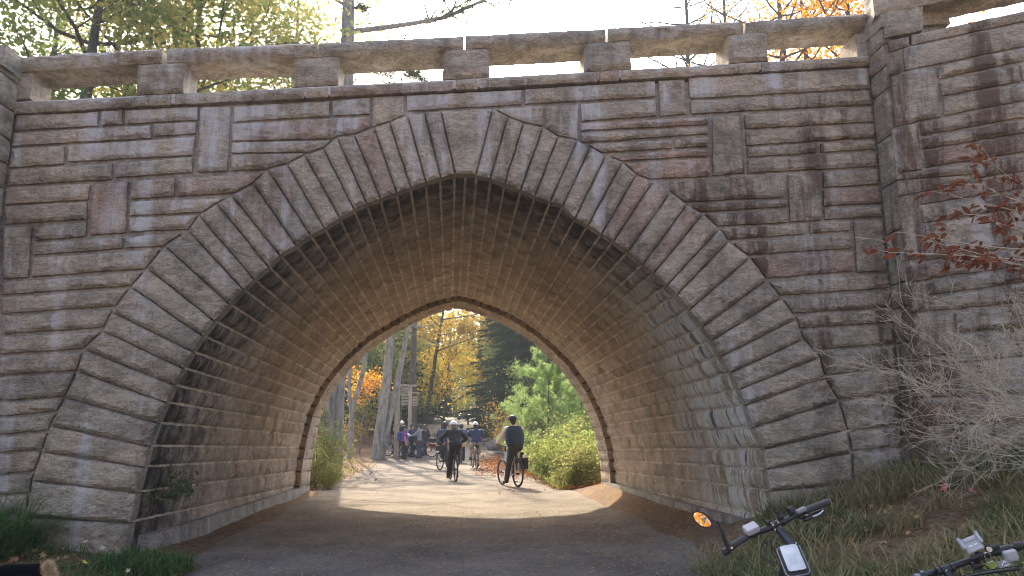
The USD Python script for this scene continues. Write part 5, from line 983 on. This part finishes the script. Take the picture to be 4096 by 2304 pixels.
rider('long-haired rider in black top and trousers with a white helmet, centre of the path', 'dark narrow-tyred bicycle under the long-haired rider', off(1823, 1919, 22.8), math.radians(9),
      {**UP, 'footL': (-.15, .44, .07), 'chest': (0, .40, 1.38), 'neck': (0, .50, 1.50), 'head': (0, .57, 1.60), 'shL': (-.18, .43, 1.43), 'shR': (.18, .43, 1.43)}, dict(top='cloth_black', legs='cloth_black', helmet='helmet_white', hair='hair_brown', long_hair=True, build=.95), dict(paint='metal_black', fender=True))
rider('rider in a navy hooded top and dark helmet, left of the long-haired rider', 'bicycle with a black boot bag on its rack under the rider in the hooded top', off(1760, 1872, 29.5), math.radians(-22), {}, dict(top='cloth_navy', legs='cloth_charcoal', helmet='helmet_dark'),
      dict(bag=((.22, .3, .17, 0, -.06, .84, 'bag_black'), (.1, .02, .05, 0, -.24, .70, 'paint_white')), fender=True))
rider('rider in a navy jacket and khaki shorts with a white cap-like helmet, right of centre', 'slim bicycle with a saddle bag under the rider in khaki shorts', off(1907, 1866, 30.5), math.radians(7), {'footL': (-.2, .40, .33), 'footR': (.13, .44, .09)}, dict(top='cloth_navy', legs='cloth_khaki', helmet='helmet_white', shorts=True, build=1.06), dict(bag=((.14, .1, .16, 0, -.0, .86, 'bag_black'),), rack=False))
rider('half hidden rider in dark blue with a yellow crate, beyond the long-haired rider', 'bicycle carrying a yellow crate, half hidden on the path', off(1845, 1846, 36.0), math.radians(3), {}, dict(top='cloth_blue', legs='cloth_black', helmet='helmet_dark'), dict(basket=(0, -.1, .86)))
rider('farthest rider, only a dark helmet and shoulder showing past the white helmet', 'farthest bicycle hidden behind the long-haired rider', off(1826, 1835, 39.5), math.radians(3), {}, dict(top='cloth_charcoal', legs='cloth_black', helmet='helmet_dark'), dict())
STAND = dict(hip=(0, 0, .92), chest=(0, .0, 1.27), neck=(0, .01, 1.41), head=(0, .03, 1.535), shL=(-.18, 0, 1.33), shR=(.18, 0, 1.33), handL=(-.25, .08, .80), handR=(.25, .08, .80), footL=(-.11, 0, 0), footR=(.11, 0.02, 0), kpoleL=(-.05, 1, 0), kpoleR=(.05, 1, 0), hdL=(0, .15, -1), hdR=(0, .15, -1), palmL=(1, .2, 0), palmR=(-1, .2, 0))
def stander(label, at, rz, pose, **k): return person(label, at, rz, {**STAND, **pose}, **k)
GZ = lambda sx, d: (lambda p: (p[0], p[1], float(gz(p[0], p[1])) + .01))(spot(sx, d))
p1 = GZ(1614, 40.2)
stander('standing person in a purple T-shirt and black trousers by the tall sign post', p1, math.radians(-70), {}, top='cloth_purple', legs='cloth_black', helmet='helmet_black', short_sleeve=True, build=1.16)
d_ = np.array([math.cos(math.radians(-70) - math.pi / 2), math.sin(math.radians(-70) - math.pi / 2)])
t = thing('backpack', 'blue backpack worn by the person in the purple T-shirt', 'backpack', p1, math.radians(-70)); obj('pack', organic(hull_chain([((-.08, -.24, 1.02), (.08, -.24, 1.02), .10, .10), ((-.07, -.22, 1.28), (.07, -.22, 1.28), .09, .09), ((0, -.24, 1.02), (0, -.22, 1.28), .11, .1)], 10), .04, 3), 'cloth_blue', t, smooth=50)
obj('strap', cat_([tube(spline([(s * .1, -.16, 1.36), (s * .12, .0, 1.44), (s * .12, .16, 1.3), (s * .14, .14, 1.1), (s * .14, -.12, 1.0)], 12), .014, 5) for s in (-1, 1)]), 'cloth_blue', t, smooth=50)
p2 = GZ(1682, 40.6)
stander('standing person in a grey long-sleeved top and dark jeans holding out a map', p2, math.radians(68), {'head': (0, .05, 1.60), 'neck': (0, .02, 1.47), 'chest': (0, .01, 1.32), 'shL': (-.19, .01, 1.39), 'shR': (.19, .01, 1.39), 'hip': (0, 0, .95), 'handL': (-.16, .50, 1.13), 'handR': (.12, .50, 1.13), 'hdL': (.1, 1, .1), 'hdR': (-.1, 1, .1), 'palmL': (0, 0, 1), 'palmR': (0, 0, 1), 'face': (0, 1, -.25)}, top='cloth_grey', legs='cloth_jeans', helmet='helmet_black')
t = thing('backpack', 'black backpack worn by the person in the grey top', 'backpack', p2, math.radians(68)); obj('pack', organic(hull_chain([((-.08, -.22, 1.05), (.08, -.22, 1.05), .10, .10), ((-.07, -.2, 1.36), (.07, -.2, 1.36), .09, .09), ((0, -.22, 1.05), (0, -.2, 1.36), .11, .1)], 10), .04, 3), 'bag_black', t, smooth=50)
t = thing('map', 'pale folded map held between the standing group', 'map', p2, math.radians(68)); obj('sheet', cat_([box(.3, .012, .2, (0, .62, 1.17), rot((1, 0, 0), -.9)), box(.3, .012, .2, (0.02, .74, 1.24), rot((1, 0, 0), -1.3))]), 'cloth_white', t)
stander('standing person in dark navy with arms folded facing the map', GZ(1646, 41.3), math.radians(-115), {'head': (0, .05, 1.57), 'handL': (.12, .24, 1.14), 'handR': (-.12, .26, 1.12), 'hdL': (1, .1, 0), 'hdR': (-1, .1, 0), 'palmL': (0, -1, 0), 'palmR': (0, -1, 0)}, top='cloth_navy', legs='cloth_black', helmet='helmet_black')
stander('standing person with a pale helmet half hidden behind the tall sign post', GZ(1606, 42.4), math.radians(-160), {'head': (0, .03, 1.64), 'neck': (0, .01, 1.5), 'chest': (0, 0, 1.35), 'shL': (-.19, 0, 1.42), 'shR': (.19, 0, 1.42), 'hip': (0, 0, .97)}, top='cloth_black', legs='cloth_charcoal', helmet='helmet_white')
stander('standing person in a black jacket with pale hood behind the grey-topped person', GZ(1699, 41.8), math.radians(40), {'head': (0, .06, 1.53)}, top='cloth_black', legs='cloth_jeans', helmet=None, hair='hair_brown', long_hair=True)
bicycle('pale blue bicycle leaning by the tall sign post, front wheel towards the viewer', GZ(1582, 42.0), math.radians(150), paint='paint_blue', basket=None, rack=False, steer=.3)
bicycle('silver-framed bicycle standing in front of the person in dark navy', GZ(1676, 41.0), math.radians(76), paint='paint_silver', frame='step', rack=False, steer=.35)
bicycle('red bicycle with a black bag on its rack, right of the standing group', GZ(1728, 41.0), math.radians(72), paint='paint_red', bag=((.24, .42, .2, 0, -.05, .88, 'bag_black'), (.14, .3, .26, .13, -.02, .6, 'paint_red')))
bicycle('dark bicycle whose wheel shows behind the red bicycle', GZ(1752, 44.0), math.radians(60), paint='metal_black')
bicycle('black bicycle propped behind the person in the purple T-shirt', GZ(1630, 41.6), math.radians(84), paint='metal_black', rack=False)
# ------------------------------------------------------------------ the two bicycles and the bag beside the viewer
plain('alloy_black', (0.020, 0.021, 0.025), 0.33, 0.35); plain('grip_rubber', (0.022, 0.022, 0.024), 0.6); plain('plastic_grey', (0.16, 0.17, 0.20), 0.42); plain('plastic_light', (0.30, 0.31, 0.34), 0.45); plain('mirror_glass', (0.92, 0.92, 0.92), 0.015, 1.0)
plain('window_film', (0.34, 0.38, 0.42), 0.22, noise=0.35, nscale=9.0); plain('fabric_black', (0.017, 0.017, 0.02), 0.85, noise=.3); plain('fleece_tan', (0.30, 0.24, 0.15), 1.0, noise=.3); plain('fabric_bag', (0.004, 0.0045, 0.006), 1.0, specular_ior_level=0.0)
plain('decal_white', (0.7, 0.7, 0.7), 0.5); plain('button_cream', (0.55, 0.50, 0.42), 0.4); plain('steel', (0.6, 0.6, 0.62), 0.25, 1.0)
SD = 0.7   # distances along the sight line are set by the known bar width
def near_pt(x, y, d): r = ray(x, y); return EYE + r * d          # d = depth along the lens axis
def bolt(p, n, r=.005): n = unit(np.asarray(n, float)); return tube([p, p + n * .006], r, 8)
def mtube(t, name, pts, rad, m, n=None, sides=12, parent=None): return obj(name, tube(spline(pts, n) if n else np.asarray(pts), rad, sides), m, t, smooth=40)
def frame_for(u, fwd): u = unit(u); w = unit(fwd - u * (fwd @ u)); return np.stack([u, w, np.cross(u, w)], 1)
D1 = 3.72
A0, A1, A2, A3, A4 = near_pt(2905, 2205, D1 - .03), near_pt(2985, 2150, D1), near_pt(3085, 2108, D1 + .03), near_pt(3170, 2068, D1 + .04), near_pt(3315, 2008, D1 + .06)
org = np.array([(A2[0]), A2[1] - .2, float(gz(A2[0], A2[1]))])
L_ = lambda *p: [np.asarray(q) - org for q in p]
t = thing('bicycle', 'bicycle with a handlebar mirror and phone-window bag, parked on the right verge', 'bicycle', org)
a0, a1, a2, a3, a4 = L_(A0, A1, A2, A3, A4); ax = unit(a4 - a0); view = unit(np.array([FWD[0], FWD[1], 0])); bx = frame_for(ax, view); bf, bu = bx[:, 1], bx[:, 2]
bar = spline([a0, a1, a2, a3, a4], 40); obj('handlebar', tube(bar[:34], np.r_[np.full(12, .0125), np.linspace(.0125, .0165, 4), np.full(6, .0165), np.linspace(.0165, .0125, 4), np.full(8, .0125)], 14), 'alloy_black', t, smooth=40)
obj('grip', tube(bar[30:], np.r_[.0185, np.full(8, .0172), .0185], 14), 'grip_rubber', t, smooth=40); obj('grip', tube(bar[:9], np.r_[.0185, np.full(7, .0172), .0165], 14), 'grip_rubber', t, smooth=40)
mid = bar[19]
obj('brake_lever', cat_([tube(spline([bar[29] - bu * .018 + bf * .02, bar[31] - bu * .03 + bf * .045, bar[35] - bu * .036 + bf * .05, bar[38] - bu * .034 + bf * .048], 12), np.linspace(.008, .005, 12), 8), rbox(.045, .03, .028, .008, bar[29] - bu * .016 + bf * .012, bx)]), 'alloy_black', t, smooth=40)
obj('lever_pivot', bolt(bar[30] - bu * .018, -bf), 'steel', t); obj('shifter', rbox(.05, .034, .022, .008, bar[30] - bu * .036, bx), 'alloy_black', t, smooth=40); obj('shifter_blade', tube(spline([bar[31] - bu * .036, bar[34] - bu * .040, bar[36] - bu * .03], 8), .005, 6), 'steel', t, smooth=40)
obj('bell', cat_([rbox(.032, .03, .036, .007, bar[26] + bu * .034, bx @ rot((0, 0, 1), .4)), tube([bar[26], bar[26] + bu * .03], .008, 8)]), 'alloy_black', t, smooth=40); obj('switch_pod', rbox(.055, .034, .022, .007, bar[29] + bu * .012 - bf * .004, bx), 'plastic_grey', t, smooth=40)
obj('display', rbox(.070, .055, .034, .007, bar[11] + bu * .030 - bf * .006, bx @ rot((1, 0, 0), .5)), 'plastic_light', t, smooth=30); obj('display_mount', tube([bar[11] - ax * .012, bar[11] + ax * .012], .0175, 12), 'alloy_black', t, smooth=40)
obj('bar_clamp', cat_([tube([mid - ax * .024, mid - ax * .006], .0215, 14), tube([mid + ax * .006, mid + ax * .024], .0215, 14), rbox(.05, .02, .036, .006, mid + bf * .02, bx)]), 'alloy_black', t, smooth=40)
obj('clamp_bolts', cat_([bolt(mid + ax * q + bu * z - bf * .019, -bf, .0045) for q in (-.015, .015) for z in (-.012, .012)]), 'steel', t)
obj('light_mount', cat_([rbox(.03, .03, .022, .006, bar[22] + bu * .026, bx), tube([bar[22] - ax * .01, bar[22] + ax * .01], .019, 12), rbox(.02, .04, .012, .004, bar[18] + bu * .03 - ax * .01, bx), tube([bar[22] + bu * .03, bar[22] + bu * .055], .011, 10)]), 'alloy_black', t, smooth=40)
# stem, head tube, top tube with bag, running towards the viewer and down
s0, s1 = near_pt(3113, 2117, D1 + .02) - org, near_pt(3185, 2200, D1 - .10) - org
obj('stem', tube([s0, (s0 + s1) / 2, s1], [.02, .0185, .0215], 12), 'alloy_black', t, smooth=40); obj('stem_bolts', cat_([bolt(s1 + unit(s0 - s1) * q + bx[:, 0] * .02, -bf + bu, .005) for q in (.01, .03)]), 'steel', t)
h1 = near_pt(3130, 2250, D1 + .06) - org; obj('head_tube', tube([s1 + (0, .01, .01), (s1 + h1) / 2 + (0, .02, 0), h1 + (0, .03, -.12)], [.024, .026, .026], 12), 'alloy_black', t, smooth=40)
# phone bag: a soft box with a clear lid
pc = [near_pt(3113, 2178, D1 - .14), near_pt(3172, 2168, D1 - .15), near_pt(3236, 2280, D1 - .34), near_pt(3165, 2302, D1 - .33)]; pc = [p - org for p in pc]
ctr = sum(pc) / 4; U = unit(pc[1] - pc[0]); Vv = unit(pc[3] - pc[0] - U * ((pc[3] - pc[0]) @ U)); Nn = np.cross(U, Vv); Nn = Nn if Nn[2] > 0 else -Nn
w_, l_ = .098, .185; Bm = np.stack([U, Vv, np.cross(U, Vv)], 1)
obj('phone_bag', rbox(w_ + .012, l_ + .014, .085, .024, ctr - Nn * .045, Bm, 14), 'fabric_black', t, smooth=40)
win = Polygon([(-w_ / 2, -l_ / 2), (w_ / 2, -l_ / 2), (w_ / 2, l_ / 2), (-w_ / 2, l_ / 2)]).buffer(-.022).buffer(.014, 6)
m = trimesh.creation.extrude_polygon(win, .003, engine='earcut'); v = np.array(m.vertices)
sgn = 1 if Bm[:, 2] @ Nn > 0 else -1
obj('phone_window', (v @ np.diag((1, 1, sgn)) @ Bm.T + ctr - Nn * .001, np.array(m.faces)[:, ::sgn]), 'window_film', t)
rim = np.array(win.exterior.coords); rim = np.c_[rim, np.zeros(len(rim))] @ Bm.T + ctr; obj('window_seam', tube(rim, .003, 5), 'fabric_black', t, smooth=40)
zip_ = np.array(win.buffer(.012).exterior.coords); obj('zip', tube(np.c_[zip_, np.zeros(len(zip_))] @ Bm.T + ctr - Nn * .016, .0028, 5), 'plastic_grey', t, smooth=40)
for k, (c1, c2) in enumerate((((3062, 2160), (3150, 2300)), ((3070, 2165), (3120, 2330)), ((3082, 2160), (3160, 2260)))):
    obj('cable', tube(spline([near_pt(*c1, D1 + .04) - org, near_pt(c1[0] - 14 + 12 * k, c1[1] + 60, D1 + .05) - org, near_pt((c1[0] + c2[0]) / 2 - 10, (c1[1] + c2[1]) / 2 + 20, D1 - .02) - org, near_pt(*c2, D1 - .05) - org], 16), .0026, 6), 'rubber', t, smooth=40)
# mirror: faceted shell, glass, bent arm with a bolt
m0 = near_pt(2922, 2190, D1 - .05) - org; arm = spline([m0, near_pt(2895, 2150, D1 - .05) - org, near_pt(2882, 2105, D1 - .04) - org, near_pt(2872, 2088, D1 - .03) - org], 14)
obj('mirror_arm', tube(arm, np.linspace(.011, .007, 14), 10), 'alloy_black', t, smooth=40); obj('mirror_clamp', cat_([tube([m0 - bf * .012 - bu * .0, m0 + bf * .02], .0165, 14), tube([a0 - ax * .018, a0 + ax * .012], .019, 14)]), 'alloy_black', t, smooth=40); obj('mirror_bolt', bolt(m0 - bf * .012, -bf, .006), 'steel', t)
glass_px = [(2777, 2052), (2790, 2049), (2812, 2056), (2829, 2070), (2843, 2092), (2844, 2101), (2836, 2106), (2818, 2106), (2799, 2099), (2783, 2083), (2774, 2064)]
mc = near_pt(2808, 2078, D1 - .03); to_tree = unit(np.array([-3.0, -16, 7.2]) - mc); n_m = unit(to_tree - unit(mc - EYE))
def mir(P, k=1.0, back=0.0):
    q = on_plane(np.array(P, float), mc, n_m); q = mc + (q - mc) * k - n_m * back; return q - org
shell_f = mir([(2771, 2048), (2788, 2043), (2815, 2050), (2836, 2066), (2872, 2097), (2868, 2112), (2838, 2112), (2812, 2111), (2792, 2103), (2777, 2086), (2768, 2062)], 1, .0015)
shell_b = mir([(2771, 2048), (2788, 2043), (2815, 2050), (2836, 2066), (2872, 2097), (2868, 2112), (2838, 2112), (2812, 2111), (2792, 2103), (2777, 2086), (2768, 2062)], .72, .018)
hm = trimesh.Trimesh(np.vstack([shell_f, shell_b])).convex_hull; obj('mirror_shell', (np.array(hm.vertices), np.array(hm.faces)), 'alloy_black', t)
g = mir(glass_px, 1, -.0008); obj('mirror_glass', (np.vstack([g.mean(0), g]), np.array([(0, 1 + i, 1 + (i + 1) % len(g)) for i in range(len(g))])), 'mirror_glass', t)
# the rest of the bicycle, below the picture
fw = -unit(np.array([s1[0] - s0[0], s1[1] - s0[1], 0])); lat = np.cross(fw, (0, 0, 1))
def wheel_at(t, c, fw):
    X = np.stack([np.cross(fw, (0, 0, 1)), fw, (0, 0, 1)], 1); obj('tyre', xf(torus(.325, .026, 40, 8), X, c), 'rubber', t, smooth=50); obj('rim', xf(torus(.295, .012, 36, 6), X, c), 'metal_black', t, smooth=50)
    obj('spokes', xf(cat_([tube([(0, 0, 0), (0, .295 * math.cos(a), .295 * math.sin(a))], .0016, 3, False) for a in np.arange(20) * math.pi / 10]), X, c), 'metal_silver', t)
def rest(t, hd, fw):
    fw = unit(fw); fc = np.array([hd[0], hd[1], 0]) + fw * .16 + (0, 0, .30); bb = np.array([hd[0], hd[1], 0]) - fw * .48 + (0, 0, .3); rc = bb - fw * .44 + (0, 0, .06); st = bb - fw * .16 + (0, 0, .26)
    wheel_at(t, fc, fw); wheel_at(t, rc, fw); s_ = np.cross(fw, (0, 0, 1)) * .06
    obj('frame', cat_([tube([hd, bb], .025, 10), tube([hd + (0, 0, .06), st], .02, 10), tube([bb, st], .019, 10)] + [tube([bb, rc + k * s_], .011, 6) for k in (-1, 1)] + [tube([st, rc + k * s_], .01, 6) for k in (-1, 1)]), 'alloy_black', t, smooth=40)
    obj('fork', cat_([tube([hd, fc + k * s_], .014, 8) for k in (-1, 1)]), 'alloy_black', t, smooth=40); obj('saddle', organic(hull_chain([(st + (0, 0, .1) - fw * .1 - s_, st + (0, 0, .1) - fw * .1 + s_, .035, .035), (st + (0, 0, .1), st + (0, 0, .1) + fw * .14, .04, .018)], 10), .03, 3), 'rubber', t, smooth=50)
    obj('kickstand', tube([bb - fw * .2, np.array([bb[0], bb[1], 0.01]) - fw * .25 + s_ * 4], .009, 6), 'alloy_black', t)
rest(t, h1 + (0, .03, -.14), fw + np.array([0, .0, 0]))
# second bicycle
D2 = 3.85
B0, B1, B2, B3, B4 = near_pt(3420, 2385, D2 - .02), near_pt(3640, 2318, D2), near_pt(3790, 2272, D2 + .03), near_pt(3930, 2225, D2 + .02), near_pt(4170, 2165, D2 - .06)
org = np.array([B2[0], B2[1] - .2, float(gz(B2[0], B2[1]))]); b0, b1, b2, b3, b4 = L_(B0, B1, B2, B3, B4)
t = thing('bicycle', 'bicycle with a phone holder and grey control pod at the lower right frame corner', 'bicycle', org)
ax = unit(b4 - b0); bx = frame_for(ax, view); bf, bu = bx[:, 1], bx[:, 2]; bar = spline([b0, b1, b2, b3, b4], 40)
obj('handlebar', tube(bar, np.r_[np.full(10, .0135), np.linspace(.0135, .017, 5), np.full(12, .017), np.linspace(.017, .013, 6), np.full(7, .013)], 14), 'alloy_black', t, smooth=40)
obj('grip', tube(bar[35:], np.r_[.022, np.full(4, .0185)], 14), 'grip_rubber', t, smooth=40); obj('grip_ring', tube([bar[34], bar[35]], .0235, 14), 'alloy_black', t, smooth=40)
def at_px(x, y, d): return near_pt(x, y, d) - org
c = at_px(3787, 2276, D2); obj('bar_clamp', cat_([tube([c - ax * .05 , c - ax * .034], .0215, 14), tube([c - ax * .028, c + ax * .016], .0225, 14), tube([c + ax * .020, c + ax * .034], .024, 14)]), 'alloy_black', t, smooth=40)
obj('clamp_mark', (lambda m: xf(m, np.stack([ax, bu, -bf], 1), c - ax * .02 - bf * .0225 - bu * .004))(trimesh.creation.extrude_polygon(Polygon([(0, 0), (.016, .006), (.008, .0035), (.012, .011), (.003, .004)]), .0012, engine='earcut')), 'decal_white', t)
obj('reflector_strap', cat_([tube([bar[13], bar[14]], .019, 12), rbox(.02, .016, .012, .004, bar[15] + bu * .018, bx)]), 'plastic_grey', t, smooth=40)
# phone holder
hc = at_px(3888, 2178, D2 - .02); hx = np.stack([unit(ax * .98 + bu * .1), unit(bu * .9 + bf * .5), np.zeros(3)], 1); hx[:, 1] = unit(hx[:, 1] - hx[:, 0] * (hx[:, 0] @ hx[:, 1])); hx[:, 2] = np.cross(hx[:, 0], hx[:, 1])
H_ = lambda x, y, z: hc + hx @ np.array([x, y, z])
obj('phone_holder', rbox(.085, .075, .014, .006, hc, hx), 'plastic_light', t, smooth=40); obj('holder_ridge', cat_([rbox(.06, .016, .006, .002, H_(0, .024, .008), hx), rbox(.062, .014, .008, .003, H_(0, -.028, .009), hx)]), 'plastic_light', t, smooth=40)
for s in (-1, 1): obj('holder_jaw', cat_([rbox(.017, .052, .028, .006, H_(s * .045, .014, .006), hx), tube([H_(s * .047, .03, .01), H_(s * .049, .05, .014)], [.009, .007], 8)]), 'plastic_light', t, smooth=40)
obj('holder_lettering', cat_([box(.0042 if k % 5 else .002, .006, .001, H_(-.024 + .0056 * k, -.006, .0078), hx) for k in range(9) if k != 4]), 'decal_white', t)
obj('holder_foot', cat_([rbox(.07, .02, .014, .005, H_(-.01, -.055, -.008), hx), tube([H_(0, -.05, -.012), at_px(3905, 2245, D2)], .017, 10), tube([at_px(3905, 2262, D2) - ax * .02, at_px(3905, 2262, D2) + ax * .02], .0225, 14)]), 'alloy_black', t, smooth=40)
k_ = at_px(3953, 2196, D2 - .04); obj('bell', cat_([tube([k_, k_ + ax * .012 + bf * .02], [.017, .017], 14), rbox(.05, .03, .026, .008, k_ + ax * .03, bx)]), 'alloy_black', t, smooth=40); obj('bell_button', tube([k_ - bf * .016, k_ - bf * .002], .012, 14), 'button_cream', t, smooth=40)
rg = np.array(Polygon([(-.008, -.018), (.008, -.018), (.008, .018), (-.008, .018)]).buffer(.006).exterior.coords); obj('key_ring', tube(np.c_[rg, np.zeros(len(rg))] @ np.stack([ax, bu, -bf], 1).T + at_px(3953, 2230, D2 - .05), .0025, 6), 'steel', t, smooth=40)
obj('control_pod', rbox(.066, .05, .058, .012, at_px(4040, 2222, D2 - .03), bx), 'plastic_light', t, smooth=40); obj('control_collar', tube([bar[30], bar[33]], [.02, .023], 14), 'alloy_black', t, smooth=40)
pc_ = at_px(4014, 2256, D2 - .06); px_ = bx @ rot((0, 0, 1), 0) @ rot((1, 0, 0), -.35); obj('control_button', rbox(.058, .012, .034, .004, pc_, px_), 'plastic_grey', t, smooth=30)
obj('button_mark', cat_([box(.026, .0016, .0035, pc_ + px_ @ np.array([-.003, -.0065, .004]), px_ @ rot((0, 1, 0), -.7)), box(.014, .0016, .0035, pc_ + px_ @ np.array([.008, -.0065, .008]), px_ @ rot((0, 1, 0), .5)), box(.026, .0016, .0025, pc_ + px_ @ np.array([.008, -.0065, -.010]), px_)]), 'decal_white', t)
obj('brake_lever', tube(spline([at_px(4080, 2275, D2 + .02), at_px(4000, 2285, D2 + .04), at_px(3900, 2300, D2 + .05), at_px(3840, 2312, D2 + .05)], 14), np.linspace(.008, .0045, 14), 8), 'alloy_black', t, smooth=40)
obj('cable', tube(spline([at_px(4090, 2262, D2 + .02), at_px(3990, 2275, D2 + .05), at_px(3880, 2296, D2 + .06), at_px(3700, 2370, D2 + .02)], 14), .0028, 6), 'rubber', t, smooth=40)
sb = c - ax * .01; hd2 = sb + np.array([0.03, -.06, -.12]); obj('stem', tube([sb, hd2 + (0, 0, .03)], [.02, .022], 12), 'alloy_black', t, smooth=40); rest(t, hd2 - (0, 0, .08), view * .45 + np.array([-.9, 0, 0]))
# dark bag with a fuzzy edge at the lower left
bc = near_pt(70, 2322, 1.6); bag = thing('bag', 'black soft bag with a tan fleece edge at the lower left frame corner', 'bag', (bc[0], bc[1], bc[2]))
q = lambda x, y, d=1.6: near_pt(x, y, d) - bc
obj('bag_body', organic(hull_chain([(q(-220, 2345), q(20, 2305), .022, .024), (q(20, 2305), q(160, 2302), .024, .024), (q(-220, 2400), q(160, 2400), .05, .05), (q(-200, 2350), q(150, 2350), .04, .045), (q(172, 2268 + 30), q(178, 2330), .014, .018)], 12), .012, 4), 'fabric_bag', bag, smooth=50)
rs = R_(401); n = 2200; u = rs.uniform(0, 1, n); P = np.array([q(186 + 20 * a, 2258 + 70 * a, 1.585) for a in u]) + rs.normal(size=(n, 3)) * .004
obj('fleece_edge', slivers(P, unit(rs.normal(size=(n, 3)) + RGT * 1.0 + UPV * .2), .014, .0012, rs), 'fleece_tan', bag)
obj('bag_strap', tube(spline([q(-200, 2420), q(-100, 2440), q(60, 2440), q(190, 2420)], 10), .012, 8), 'fabric_bag', bag, smooth=40)
# ------------------------------------------------------------------ the air between the trees
MAT['haze_air'] = usdkit.material(stage, '/World/Looks/haze_air', {'v': ('principled_volume', {'color': (0.80, 0.90, 1.0), 'density': 0.0006, 'anisotropy': 0.35})}, [], surface=None, volume='v.volume')
obj('haze', box(260, 330, 62, (0, 95, 25)), 'haze_air', kind='stuff', label='thin bluish woodland haze', cat='haze')
